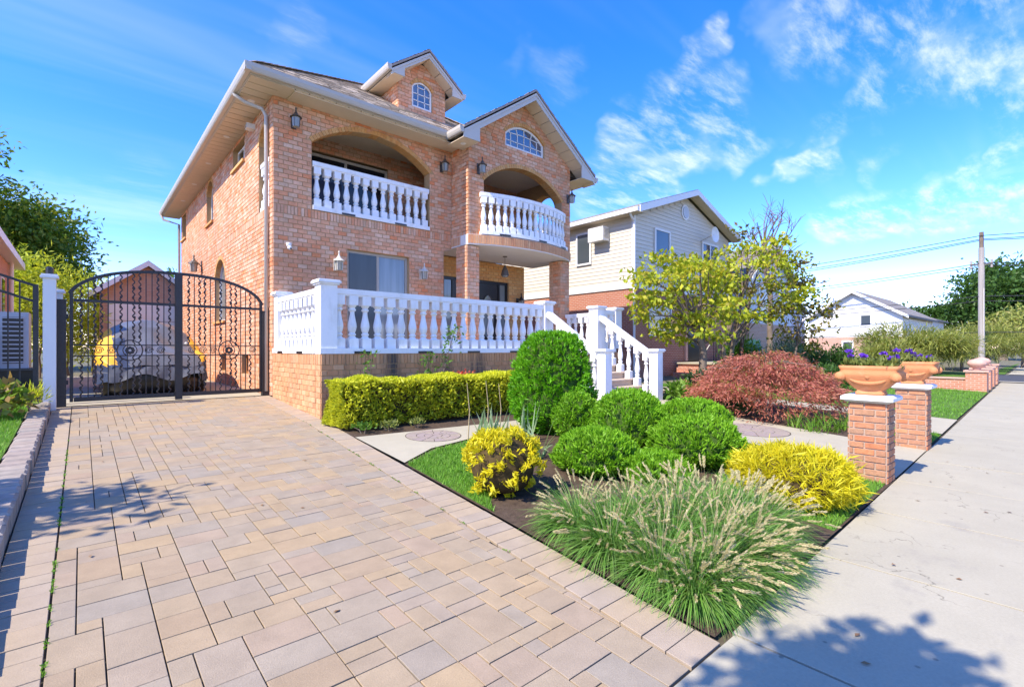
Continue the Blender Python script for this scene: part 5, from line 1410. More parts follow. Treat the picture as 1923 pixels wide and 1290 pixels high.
# stoop with railings in front of the door
sp = empty('brick_stoop', (21.4, 10.5, .3), 'brick stoop with black railings before the sided house', 'stoop')
b = MB(); b.box(19.6, 24.2, 9.7, 11.3, .2, .9); build('landing', b, 'neighbour_brick', sp)
b = MB(); b.box(19.5, 24.3, 9.6, 11.3, .901, .96); build('slab', b, 'concrete', sp)
for k in range(3):
    b = MB(); b.box(18.7+k*.3, 19.0+k*.3+.01, 9.7, 11.2, .2, .35+k*.2); build('step', b, 'neighbour_brick', sp)
x = 19.6
while x < 24.25:
    b = MB(); b.bar((x, 9.7, .96), (x, 9.7, 1.9), .018, .018); build('rail_bar', b, 'iron', sp); x += .14
b = MB(); b.bar((19.5, 9.7, 1.9), (24.3, 9.7, 1.9), .035, .03); build('top_rail', b, 'iron', sp)
b = MB(); b.bar((18.7, 9.7, 1.25), (19.5, 9.7, 1.9), .035, .03); build('stair_rail', b, 'gutter', sp)
# dark tarpaulin over the railing
tp = MB(); n = 16
for i in range(n+1):
    x = 22.2+1.9*i/n
    for j, (yy, zz) in enumerate(((9.85,1.5),(9.78,1.93),(9.68,1.97),(9.56,1.7),(9.52,1.2),(9.46,.65))):
        tp.v.append((x, yy+.07*math.sin(i*1.9+j), zz+.03*math.sin(i*1.3)))
for i in range(n):
    for j in range(5): tp.f.append((i*6+j, (i+1)*6+j, (i+1)*6+j+1, i*6+j+1))
build('tarpaulin', tp, 'tarp_green', label='dark green tarpaulin draped over the black stoop railing', cat='tarpaulin', smooth=True)
# low brick wall of the next lot with piers and oval stone finials
lw = empty('low_brick_wall', (24, 4.5, 0), 'low red brick garden wall with thin coping across the lawn', 'wall')
b = MB(); b.box(23.9, 24.15, 2.3, 9.4, -.05, .46); build('wall', b, 'low_wall_brick', lw)
b = MB(); b.box(23.86, 24.19, 2.3, 9.42, .461, .51); build('coping', b, 'pink_stone', lw)
pcs_ = [(24.1, 'first brick pier at the end of the low wall, with an oval stone finial', True), (26.3, 'second brick pier along the pavement, with an oval stone finial', True), (28.4, 'third brick pier along the pavement, plain top', False), (31.0, 'last brick pier before the cross street, plain top', False)]
for x, lb, fin in pcs_:
    yy = walk_edge(x)+.32
    t = empty('brick_pier', (x, yy, 0), lb, 'pier', 'brick piers along the pavement')
    b = MB(); b.box(x-.28, x+.28, yy-.28, yy+.28, -.05, .72+(x-24)*.012); build('shaft', b, 'low_wall_brick', t)
    zc_ = .72+(x-24)*.012
    b = MB(); b.box(x-.33, x+.33, yy-.33, yy+.33, zc_+.001, zc_+.06); build('cap', b, 'pink_stone', t)
    if fin:
        b = MB(); b.lathe([(.14,0),(.10,.06),(.16,.1),(.26,.2),(.27,.27),(.2,.36),(.05,.41)], (x, yy, zc_+.061), 16); build('finial', b, 'pink_stone', t, smooth=True)
b = MB(); b.box(24.4, 30.7, walk_edge(27)+.28, walk_edge(27)+.42, -.05, .45); build('kerb_wall', b, 'low_wall_brick', label='low brick wall running between the piers along the pavement', cat='wall')
rl = patch('raised_lawn', [(24.2, 2.6), (33, 2.9), (33, 12), (24.2, 12)], .0, 'grass_base', fn=lambda y: .40)

# ------------------------------------------------------------------ far houses
def far_house(x0, x1, y0, y1, zb, ze, zr, label, sid, brick='far_brick', along='x', z0=0, wins=()):
    t = empty('far_house', ((x0+x1)/2, (y0+y1)/2, z0), label, 'house', 'houses down the street')
    b = MB(); b.box(x0, x1, y0, y1, z0-.2, zb); build('brick_storey', b, brick, t)
    b = MB()
    if along == 'x':
        b.prism([(y0,zb),(y1,zb),(y1,ze),((y0+y1)/2,zr),(y0,ze)], lambda u, w, d: (d, u, w), x0, x1)
    else:
        b.prism([(x0,zb),(x1,zb),(x1,ze),((x0+x1)/2,zr),(x0,ze)], lambda u, w, d: (u, d, w), y0, y1)
    build('sided_storey', b, sid, t)
    for s in (0, 1):
        r_ = MB()
        if along == 'x':
            e = y0-.4 if s == 0 else y1+.4; m_ = (y0+y1)/2; k = (zr-ze)/((y1-y0)/2); zz = ze-.4*k+.05
            r_.prism([(m_,zr+.15),(e,zz+.1),(e,zz-.05),(m_,zr+.0)], lambda u, w, d: (d, u, w), x0-.35, x1+.35)
        else:
            e = x0-.4 if s == 0 else x1+.4; m_ = (x0+x1)/2; k = (zr-ze)/((x1-x0)/2); zz = ze-.4*k+.05
            r_.prism([(m_,zr+.15),(e,zz+.1),(e,zz-.05),(m_,zr+.0)], lambda u, w, d: (u, d, w), y0-.35, y1+.35)
        build('roof_slope', r_, 'grey_shingle', t)
        tr_ = MB()
        if along == 'x': tr_.prism([(m_,zr+.12),(e,zz+.07),(e,zz-.15),(m_,zr-.1)], lambda u, w, d: (d, u, w), x0-.40, x0-.355)
        else: tr_.prism([(m_,zr+.12),(e,zz+.07),(e,zz-.15),(m_,zr-.1)], lambda u, w, d: (u, d, w), y0-.40, y0-.355)
        build('rake_board', tr_, 'frame_white', t)
    for (face, a, c, w, h) in wins:                         # a along the face, c sill height
        f = MB(); g = MB()
        if face == 'w': f.box(x0-.06, x0-.001, a, a+w, c, c+h); g.box(x0-.07, x0-.061, a+.1, a+w-.1, c+.1, c+h-.1)
        else: f.box(a, a+w, y0-.06, y0-.001, c, c+h); g.box(a+.1, a+w-.1, y0-.07, y0-.061, c+.1, c+h-.1)
        wf = build('window', f, 'frame_white', t); build('pane', g, 'glass_nb', wf)
    return t
far_house(26, 32, 11, 21, 2.9, 5.4, 7.2, 'pale blue grey house seen between the yellow green trees', 'siding_blue', along='y', wins=(('s', 27.2, 3.6, 1.2, 1.4), ('s', 29.6, 3.6, 1.2, 1.4)))
far_house(46, 58, 8.2, 14.5, 2.47, 4.15, 6.05, 'white house with a grey roof over a pink brick storey across the side street', 'siding_white', along='x',
          wins=(('w', 10.1, 3.3, .8, .95), ('w', 9.1, 1.35, .75, 1.0), ('w', 12.6, 4.0, .9, .9), ('w', 11.3, 1.3, .8, .9)))
far_house(64, 74, 9.5, 17, 2.6, 4.6, 6.0, 'small grey house far beyond the white one', 'siding_blue', along='x', wins=(('w', 11, 3.2, 1, 1),))
far_house(46, 56, 18, 27, 2.6, 5.2, 7.2, 'white house behind the trees farther along the side street', 'siding_white', along='y', wins=(('w', 20, 3.4, 1.2, 1.3), ('w', 23.5, 3.4, 1.2, 1.3)))
# parked car by the far house
pc = empty('parked_car', (44.6, 8.9, 0), 'white car parked in front of the white house across the side street', 'car')
b = MB(); b.prism([(7.0,.35),(10.9,.35),(10.95,.8),(10.5,.95),(9.9,1.42),(8.4,1.45),(7.7,1.0),(6.95,.85)], lambda u, w, d: (d, u, w), 43.8, 45.4); build('body', b, 'car_white', pc)
b = MB(); b.prism([(8.5,1.37),(9.8,1.36),(10.2,1.0),(7.95,1.0)], lambda u, w, d: (d, u, w), 43.78, 43.799); build('side_window', b, 'glass_nb', pc)
for y in (7.7, 10.1):
    b = MB(); b.tube([(43.78, y, .33), (44.0, y, .33)], .32, 16); build('wheel', b, 'car_dark', pc)
# utility pole and wires
pole = empty('utility_pole', (43.2, 3.72, 0), 'weathered wooden utility pole with wires at the side street corner', 'pole')
b = MB(); b.tube([(43.2,3.72,-.1),(43.2,3.72,8.0)], [.17,.15], 10); build('pole_shaft', b, 'pole_wood', pole)
b = MB(); b.tube([(43.2,3.72,8.0),(43.2,3.72,9.0)], [.12,.11], 8); build('pole_top', b, 'bark', pole)
b = MB(); b.bar((43.2,3.2,6.95),(43.2,4.25,6.95), .1, .12); build('cross_arm', b, 'pole_wood', pole)
for yy in (3.25, 4.2):
    b = MB(); b.tube([(43.2,yy,6.7),(43.2,yy,7.2)], .06, 6); build('insulator', b, 'pole_wood', pole)
b = MB(); b.tube([(43.05,3.6,2.2),(43.05,3.6,5.4)], .04, 6); build('riser_pipe', b, 'gutter', pole)
def wire(x0, z0, x1, z1, sag, lb, y0=3.72, y1=46):
    n = 22; m = MB()
    m.tube([(x0+(x1-x0)*i/n, y0+(y1-y0)*i/n, z0+(z1-z0)*i/n-4*sag*(i/n)*(1-i/n)) for i in range(n+1)], .022, 4)
    build('power_line', m, 'wire_black', label=lb, cat='wire', group='overhead wires on the utility pole')
for x, z, s, lb in ((43.05,8.75,.9,'thin overhead wire at the very top of the utility pole'), (43.2,8.55,1.0,'thin overhead wire at the very top of the utility pole'), (43.35,8.5,1.1,'thin overhead wire at the very top of the utility pole'),
                    (43.1,7.0,1.0,'heavier overhead cable at the cross arm of the utility pole'), (43.3,6.85,1.0,'heavier overhead cable at the cross arm of the utility pole'),
                    (43.1,4.9,.7,'overhead wire halfway up the utility pole'), (43.3,4.6,.7,'overhead wire halfway up the utility pole'),
                    (43.2,2.6,.2,'low cable attached near the foot of the utility pole')):
    wire(x, z, x, z, s, lb); wire(x, z, x, z, s, lb, 3.72, -38)
# ------------------------------------------------------------------ clipped shrubs and mounds
def body_points(n, cx, cy, z0, h, rfun, theta=(0, 2*math.pi), depth=.12):
    """points and outward normals on a turned body whose radius is rfun(t), t = height 0..1"""
    ts = np.linspace(0, 1, 200); rs = np.array([rfun(t) for t in ts])
    wgt = rs*np.hypot(1, np.gradient(rs, ts)/h) + 1e-4; cdf = np.cumsum(wgt); cdf /= cdf[-1]
    t = np.interp(RNG.uniform(size=n), cdf, ts); th = RNG.uniform(*theta, n)
    r = np.interp(t, ts, rs); dr = np.interp(t, ts, np.gradient(rs, ts))
    lump = 1 + .045*np.sin(th*2+cx*9) + .05*np.sin(th*5+t*9+cx*7) + .04*np.sin(th*9-t*14+cy*5)
    k = lump*(1-depth*RNG.uniform(size=n)**2)
    P = np.column_stack([cx+r*np.cos(th)*k, cy+r*np.sin(th)*k, z0+t*h*(1+.0*k)])
    Nn = unit(np.column_stack([np.cos(th), np.sin(th), -dr/h]))
    return P, Nn
def clipped(name, cx, cy, h, rfun, n, mat, L, W, label, cat='shrub', group=None, up=.5, jit=.45, core='leaf_core', z0=None, trunk=True, tuft=9, bare_low=False, rough=.018):
    z0 = zg(cy) if z0 is None else z0
    t = empty(name, (cx, cy, z0), label, cat, group)
    # tufts: short sprays of needles that point the same way
    nt = max(1, n//tuft); P, Nn = body_points(nt, cx, cy, z0, h, rfun, depth=.10)
    P += Nn*RNG.normal(size=(nt,1))*rough
    Dt = unit(Nn + np.array([0,0,up]) + RNG.normal(size=P.shape)*jit)
    if bare_low: keep = RNG.uniform(size=nt) < np.clip((P[:,2]-z0)/h*1.7, .12, 1); P, Dt = P[keep], Dt[keep]; nt = len(P)
    m_ = nt*tuft; Pr = np.repeat(P, tuft, 0) + RNG.normal(size=(m_,3))*L*.22; D = np.repeat(Dt, tuft, 0) + RNG.normal(size=(m_,3))*.38
    Ls = RNG.uniform(.6,1.25,m_)*L*np.repeat(RNG.uniform(.75,1.25,nt), tuft)
    V, Fc = leaf_geo(Pr - unit(D)*Ls[:,None]*.5, D, Ls, W*RNG.uniform(.7,1.2,m_))
    np_mesh('foliage', V, Fc, mat, t)
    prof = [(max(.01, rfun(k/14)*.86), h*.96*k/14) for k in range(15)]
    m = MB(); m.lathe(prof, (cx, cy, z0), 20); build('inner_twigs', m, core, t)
    if trunk:
        m = MB(); m.tube([(cx, cy, z0-.03), (cx, cy, z0+h*.5)], .035, 6); build('stem', m, 'bark', t)
    return t
def ball(R, cut=.0, sq=2.3):
    """rounded mound: widest low down"""
    def f(t):
        u = cut + (1-cut)*t; v = 2*u-1
        return R*max(0, 1-abs(v)**sq)**(1/sq)
    return f
def dome(R, p=2.4, flare=.35):
    def f(t):
        lo = min(1, (t+.06)/flare)**.5 if t < flare else 1
        return R*lo*max(0, 1-max(0, (t-flare)/(1-flare))**p)**(1/p)
    return f
clipped('arborvitae', 5.92, 5.72, 1.64, lambda t: dome(.70, 3.4, .28)(t)*(1.02-.22*t), 24000, 'conifer_green', .075, .021, 'tall dark green clipped evergreen with rounded top beside the steps', 'evergreen', up=.7, jit=.3, rough=.012)
GL = 'clipped green globe shrubs'
for cx, cy, R, h, lb in ((5.77, 5.05, .36, .72, 'small bright green globe shrub tucked against the tall evergreen'),
                         (5.80, 4.10, .52, .86, 'largest round green globe shrub, before the foot of the steps'),
                         (4.57, 3.70, .47, .50, 'low round green globe shrub beside the round yellow bush'),
                         (7.10, 3.86, .62, .66, 'wide green globe shrub beside the walk'),
                         (5.93, 3.18, .57, .60, 'broad green globe shrub between the fountain grass and the wide one by the walk'),
                         (4.81, 3.05, .37, .32, 'lowest green globe shrub, half hidden by the fountain grass')):
    clipped('globe_shrub', cx, cy, h, dome(R, 2.2, .34), int(10500*R/.4), 'globe_green', .062, .019, lb, 'shrub', GL, up=.8, jit=.22, rough=.008)
t = clipped('golden_bush', 3.20, 3.78, .62, ball(.37), 5200, 'gold_leaf', .075, .022, 'small round bright yellow bush with brown twigs showing, at the drive edge', 'shrub', None, up=.35, jit=.7, core='twig_core', bare_low=True, tuft=13)
clipped('golden_mound', 5.42, 1.86, .50, dome(.55, 2.2, .4), 12000, 'gold_leaf', .12, .012, 'wide bright yellow threadleaf mound beside the brick pillar', 'shrub', None, up=-.05, jit=.5, core='twig_core')
# hedge along the terrace
def hedge(x0, x1, y0, y1, z1, n, label):
    t = empty('hedge', ((x0+x1)/2, (y0+y1)/2, zg(y0)), label, 'hedge')
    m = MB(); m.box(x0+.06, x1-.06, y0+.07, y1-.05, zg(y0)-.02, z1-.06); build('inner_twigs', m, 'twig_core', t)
    zb = zg(y0)+.06
    A = {'front': (x1-x0)*(z1-zb), 'end': (y1-y0)*(z1-zb)}
    nf = int(n*.72); ne = n-nf
    def wob(x, z): return .045*np.sin(x*4.3+z*5)+.03*np.sin(x*11-z*9)+.02*np.sin(x*23+z*17)
    x = RNG.uniform(x0, x1, nf); z = RNG.uniform(zb, z1, nf)
    P = np.column_stack([x, y0+wob(x, z)+.05*RNG.normal(size=nf), z]); Nn = np.tile([0,-1,.0], (nf,1))
    y = RNG.uniform(y0, y1, ne); z2 = RNG.uniform(zb, z1, ne)
    P = np.vstack([P, np.column_stack([x0+wob(y, z2), y, z2])]); Nn = np.vstack([Nn, np.tile([-1.,0,0], (ne,1))])
    D = Nn + [-.3,0,.45] + RNG.normal(size=P.shape)*.6; Ls = RNG.uniform(.05,.11,n)
    V, Fc = leaf_geo(P-unit(D)*.04, D, Ls, .032); np_mesh('foliage', V, Fc, 'hedge_leaf', t)
    k = int(n*.75); x = RNG.uniform(x0, x1, k); y = RNG.uniform(y0, y1, k)
    P = np.column_stack([x, y, z1-.02+.03*np.sin(x*4)+.02*np.sin(y*9)+.02*np.sin(x*11)]); D = np.tile([0,-.2,1.], (k,1)) + RNG.normal(size=P.shape)*.6
    V, Fc = leaf_geo(P-unit(D)*.03, D, RNG.uniform(.05,.10,k), .028); np_mesh('top_growth', V, Fc, 'hedge_top', t)
    for xx in np.arange(x0+.25, x1, .5):
        m = MB(); m.tube([(xx, y0+.25, zg(y0)-.02), (xx+.03, y0+.27, zg(y0)+.35)], .016, 5); build('stem', m, 'bark', t)
hedge(3.10, 8.4, 7.50, 8.25, 1.03, 17000, 'clipped yellow green hedge along the brick base of the terrace')

# ------------------------------------------------------------------ fountain grass
def fountain(cx, cy, s_, lb, n=1050, npl=44, lean=(.25,-.25)):
    z = zg(cy); t = empty('fountain_grass', (cx, cy, z), lb, 'ornamental grass', 'fountain grass clumps at the drive corner')
    th = RNG.uniform(0, 2*math.pi, n); r = RNG.uniform(0, .20*s_, n); P = np.column_stack([cx+r*np.cos(th), cy+r*np.sin(th), np.full(n, z)])
    out = RNG.uniform(.15, 1.5, n); D = np.column_stack([np.cos(th)*out+lean[0], np.sin(th)*out+lean[1], np.ones(n)])
    V, Fc, _, _ = blade_geo(P, D, RNG.uniform(.38,.84,n)*s_, .0105, RNG.uniform(1.0,2.5,n), segs=4)
    np_mesh('blades', V, Fc, 'fountain_blade', t)
    th = RNG.uniform(0, 2*math.pi, npl); r = RNG.uniform(0, .12*s_, npl); P = np.column_stack([cx+r*np.cos(th), cy+r*np.sin(th), np.full(npl, z)])
    out = RNG.uniform(.05, .95, npl); D = np.column_stack([np.cos(th)*out+lean[0]*1.2, np.sin(th)*out+lean[1]*1.2, np.ones(npl)])
    V, Fc, T, Dt = blade_geo(P, D, RNG.uniform(.46,.74,npl)*s_, .0028, RNG.uniform(.5,1.1,npl), segs=4, taper=.3)
    np_mesh('stalks', V, Fc, 'fountain_plume', t)
    k = 64; Pb = np.repeat(T, k, 0); Db = np.repeat(Dt, k, 0); f = np.tile(np.linspace(-.035, .06, k), npl)
    rad = unit(np.cross(Db, RNG.normal(size=Db.shape)))
    V, Fc = leaf_geo(Pb+Db*f[:,None], Db*.9+rad*.42, RNG.uniform(.016,.028,len(Pb)), .005); np_mesh('plumes', V, Fc, 'fountain_plume', t)
FGL = 'fountain grass clump with beige bristle plumes at the corner of drive and pavement'
for cx, cy, s_, ln in ((3.05,2.66,.66,(-.1,.1)), (2.95,2.25,.68,(-.15,-.05)), (2.92,1.80,.66,(-.1,-.15)), (3.35,2.35,.78,(.0,.1)), (3.30,1.95,.80,(-.05,.0)), (3.30,1.58,.70,(.0,-.25)),
                       (3.75,2.20,.82,(.05,.1)), (3.72,1.78,.80,(.1,-.15)), (4.12,2.10,.78,(.2,.05)), (4.12,1.68,.72,(.25,-.2)), (4.45,1.92,.64,(.3,-.05)), (3.05,1.52,.64,(-.05,-.3)), (2.84,1.52,.56,(-.1,-.2)), (3.6,1.48,.6,(.1,-.3))):
    fountain(cx, cy, s_*.92, FGL, lean=ln)

# ------------------------------------------------------------------ blade plants
def blades(name, cx, cy, n, L, W, mat, lb, cat, spread=.5, droop=.3, rad=.1, z0=None, group=None):
    """strap leaves, each a leaf of its own"""
    z0 = zg(cy) if z0 is None else z0
    t = empty(name, (cx, cy, z0), lb, cat, group)
    for k in range(n):
        th = RNG.uniform(0, 2*math.pi); o = RNG.uniform(.05, spread)
        P = np.array([[cx+RNG.normal(0, rad), cy+RNG.normal(0, rad), z0-.01]]); D = np.array([[math.cos(th)*o, math.sin(th)*o, 1.]])
        V, Fc, _, _ = blade_geo(P, D, RNG.uniform(.6,1.1)*L, W*RNG.uniform(.7,1.1), RNG.uniform(.3,1.2)*droop, segs=4)
        np_mesh('leaf', V, Fc, mat, t)
    return t
blades('iris_plant', 4.50, 5.60, 34, .58, .055, 'iris_leaf', 'spiky pale green iris leaves at the edge of the side path', 'plant', .5, .25, .12)
blades('iris_plant', 4.98, 5.30, 20, .55, .05, 'iris_leaf', 'iris leaves against the foot of the tall evergreen', 'plant', .45, .3, .09)
blades('iris_plant', 4.45, 4.60, 24, .50, .036, 'iris_leaf', 'drooping striped strap leaves between the yellow bush and the globe shrubs', 'plant', .7, 1.9, .10)
blades('dark_grass', 3.55, 3.35, 26, .34, .012, 'shrub_dark', 'thin dark grass tuft beside the small yellow bush', 'plant', 1.1, 1.6, .05)
t = clipped('maroon_plant', 3.62, 4.45, .36, ball(.17), 260, 'dark_plant', .09, .045, 'small dark maroon plant behind the round yellow bush', 'plant', core='twig_core', jit=.8, trunk=False)
for x, y, h in ((4.35, 5.95, .85), (4.75, 6.0, .86), (5.05, 6.05, .80)):
    m = MB(); z = zg(y); m.tube([(x,y,z),(x+.03,y,z+h*.5),(x-.02,y,z+h)], [.010,.008,.005], 5); build('dry_stalk', m, 'dead_stalk', label='thin dry flower stalk standing up from the iris leaves', cat='stalk', group='dry flower stalks by the side path')
for k, (x, y) in enumerate(((9.75,3.0),(10.15,2.85),(10.55,2.75),(10.0,3.35),(10.95,2.7),(10.5,3.15),(11.3,2.75))):
    blades('daylily', x, y, 34, .46, .022, 'daylily_leaf', 'clump of arching bright green strap leaves edging the maple bed', 'plant', 1.0, 1.5, .08, group='strap leaf clumps edging the maple bed')
def leafy(name, cx, cy, z0, r, h, n, mat, L, W, lb, cat='shrub', group=None, stems=5, up=.5, flat=1.0, jit=.6):
    """loose leafy shrub: leaves on the ends of stems through the whole body"""
    t = empty(name, (cx, cy, z0), lb, cat, group); tips = []
    for k in range(stems):
        a = 2*math.pi*k/stems+RNG.uniform(0, .6); rr = r*RNG.uniform(.3,.8); e = (cx+rr*math.cos(a), cy+rr*math.sin(a), z0+h*RNG.uniform(.6,.95))
        m = MB(); m.tube([(cx+.2*rr*math.cos(a), cy+.2*rr*math.sin(a), z0-.02), (cx+.5*rr*math.cos(a), cy+.5*rr*math.sin(a), z0+h*.4), e], [.012,.009,.004], 5); build('stem', m, 'bark', t)
    u = RNG.normal(size=(n,3)); u = unit(u)*(RNG.uniform(size=(n,1))**.4); u[:,2] = np.abs(u[:,2]) if flat else u[:,2]
    # clumping
    cl = unit(RNG.normal(size=(40,3)))*RNG.uniform(.5,1,(40,1)); cl[:,2] = np.abs(cl[:,2]); ix = RNG.integers(0,40,n)
    u = u*.55 + cl[ix]*.5
    P = np.column_stack([cx+u[:,0]*r, cy+u[:,1]*r, z0+.05+u[:,2]*h*.92]); D = u*[1,1,.6] + [0,0,up] + RNG.normal(size=(n,3))*jit
    V, Fc = leaf_geo(P, D, RNG.uniform(.6,1.2,n)*L, RNG.uniform(.7,1.1,n)*W); np_mesh('foliage', V, Fc, mat, t)
    return t
leafy('hydrangea', -.98, 10.5, zg(10.5)+.12, .55, .62, 420, 'hydrangea', .15, .10, 'leafy bush with large yellow green leaves on the lawn by the fence', up=.3)
leafy('hydrangea', -1.75, 9.9, zg(9.9)+.12, .6, .7, 380, 'hydrangea', .16, .11, 'second leafy bush on the lawn, partly out of the picture', up=.3)
leafy('weedy_tuft', -.62, 11.2, zg(11.2)+.12, .25, .42, 160, 'bamboo_leaf', .16, .02, 'yellowish tuft of long grass at the foot of the white post', 'plant', up=1.)
for x, y, h, n, lb in ((3.85, 8.55, 1.25, 46, 'young leafy sapling behind the hedge near the corner post'), (5.15, 8.5, 1.15, 70, 'low leafy sapling behind the middle of the hedge'), (5.55, 8.45, 1.75, 90, 'taller leaning sapling behind the hedge, its tip above the white base'), (8.0, 8.3, 1.7, 80, 'leggy plant with orange red leaves beside the tall evergreen')):
    z = zg(y); t = empty('sapling', (x, y, z), lb, 'plant'); m = MB(); dx = .28 if h > 1.5 else .05
    m.tube([(x-dx, y, z-.02), (x, y-.05, z+h*.5), (x+dx, y-.05, z+h)], [.012,.009,.004], 5); build('stem', m, 'bark', t)
    f = RNG.uniform(.5, 1, n); P = np.column_stack([x+(f-.5)*2*dx+RNG.normal(0,.09,n), y-.05+RNG.normal(0,.09,n), z+h*f]); D = RNG.normal(size=(n,3))+[0,0,.2]
    V, Fc = leaf_geo(P, D, RNG.uniform(.07,.13,n), .042); np_mesh('foliage', V, Fc, 'shrub_bright' if 'orange' not in lb else 'maple_green', t)
    if 'orange' in lb:
        V, Fc = leaf_geo(P[:24]+[0,0,-.1], D[:24], .10, .045); np_mesh('red_leaves', V, Fc, 'petal_red', t)
for x, lb in ((5.75, 'red flowers showing over the middle of the hedge'),):
    t = empty('red_flowers', (x, 8.1, zg(8.1)), lb, 'flowers')
    m = MB(); m.tube([(x, 8.1, zg(8.1)), (x, 8.1, 1.0)], .008, 5); build('stem', m, 'shrub_bright', t)
    n = 60; P = np.column_stack([x+RNG.normal(0,.12,n), 8.1+RNG.normal(0,.05,n), 1.05+RNG.normal(0,.03,n)]); V, Fc = leaf_geo(P, RNG.normal(size=(n,3))+[0,-.4,.6], .06, .04, mid=.6); np_mesh('petals', V, Fc, 'petal_red', t)
for k, (x, y, r, h) in enumerate(((11.75, 6.6, .55, .55), (12.4, 6.2, .5, .5))):
    leafy('hosta', x, y, zg(y), r, h, 240, 'daylily_leaf', .22, .12, ('broad leaved hosta right at the foot of the steps', 'broad leaved hosta between the foot of the steps and the dark shrub')[k], 'plant', 'hostas by the steps', up=.2)

# ------------------------------------------------------------------ red weeping maple
def weeping_maple(cx, cy, R, h, lb):
    z0 = zg(cy); t = empty('weeping_maple', (cx, cy, z0), lb, 'tree')
    m = MB(); m.tube([(cx, cy, z0-.03), (cx-.05, cy+.05, z0+.35), (cx+.05, cy, z0+.7)], [.09,.075,.06], 8)
    tips = []
    for k in range(16):
        a = 2*math.pi*k/16+RNG.uniform(-.2,.2); rr = R*RNG.uniform(.45,.95); zt_ = z0+h*(.93-.35*(rr/R)**2)
        m.tube([(cx, cy, z0+.6), (cx+.4*rr*math.cos(a), cy+.4*rr*math.sin(a), z0+h*.82), (cx+rr*math.cos(a), cy+rr*math.sin(a), zt_)], [.035,.022,.008], 5)
    build('trunk', m, 'bark', t)
    nc = 620; a = RNG.uniform(0, 2*math.pi, nc); rr = R*np.sqrt(RNG.uniform(0, 1, nc)); f = rr/R
    zc = z0 + h*(.96-.55*f**2.2) - RNG.uniform(0,1,nc)**1.5*.6
    C_ = np.column_stack([cx+rr*np.cos(a), cy+rr*np.sin(a), zc]); k = 30
    P = np.repeat(C_, k, 0) + RNG.normal(size=(nc*k,3))*[.11,.11,.035]
    rad = np.column_stack([np.cos(a), np.sin(a), np.zeros(nc)]); D = np.repeat(rad, k, 0)*.9 + RNG.normal(size=(nc*k,3))*.55 + [0,0,-.35]
    V, Fc = leaf_geo(P, D, RNG.uniform(.06,.13,nc*k), RNG.uniform(.014,.026,nc*k)); np_mesh('crown', V, Fc, 'maple_red', t)
    sel = RNG.uniform(size=nc) < .06
    C2 = C_[sel]; k = 26; P = np.repeat(C2, k, 0)+RNG.normal(size=(len(C2)*k,3))*[.1,.1,.04]; V, Fc = leaf_geo(P, RNG.normal(size=P.shape)+[0,0,.3], .10, .03); np_mesh('green_shoots', V, Fc, 'maple_green', t, kind='stuff')
weeping_maple(11.15, 4.35, 1.45, 1.40, 'low spreading red weeping maple beyond the walk')

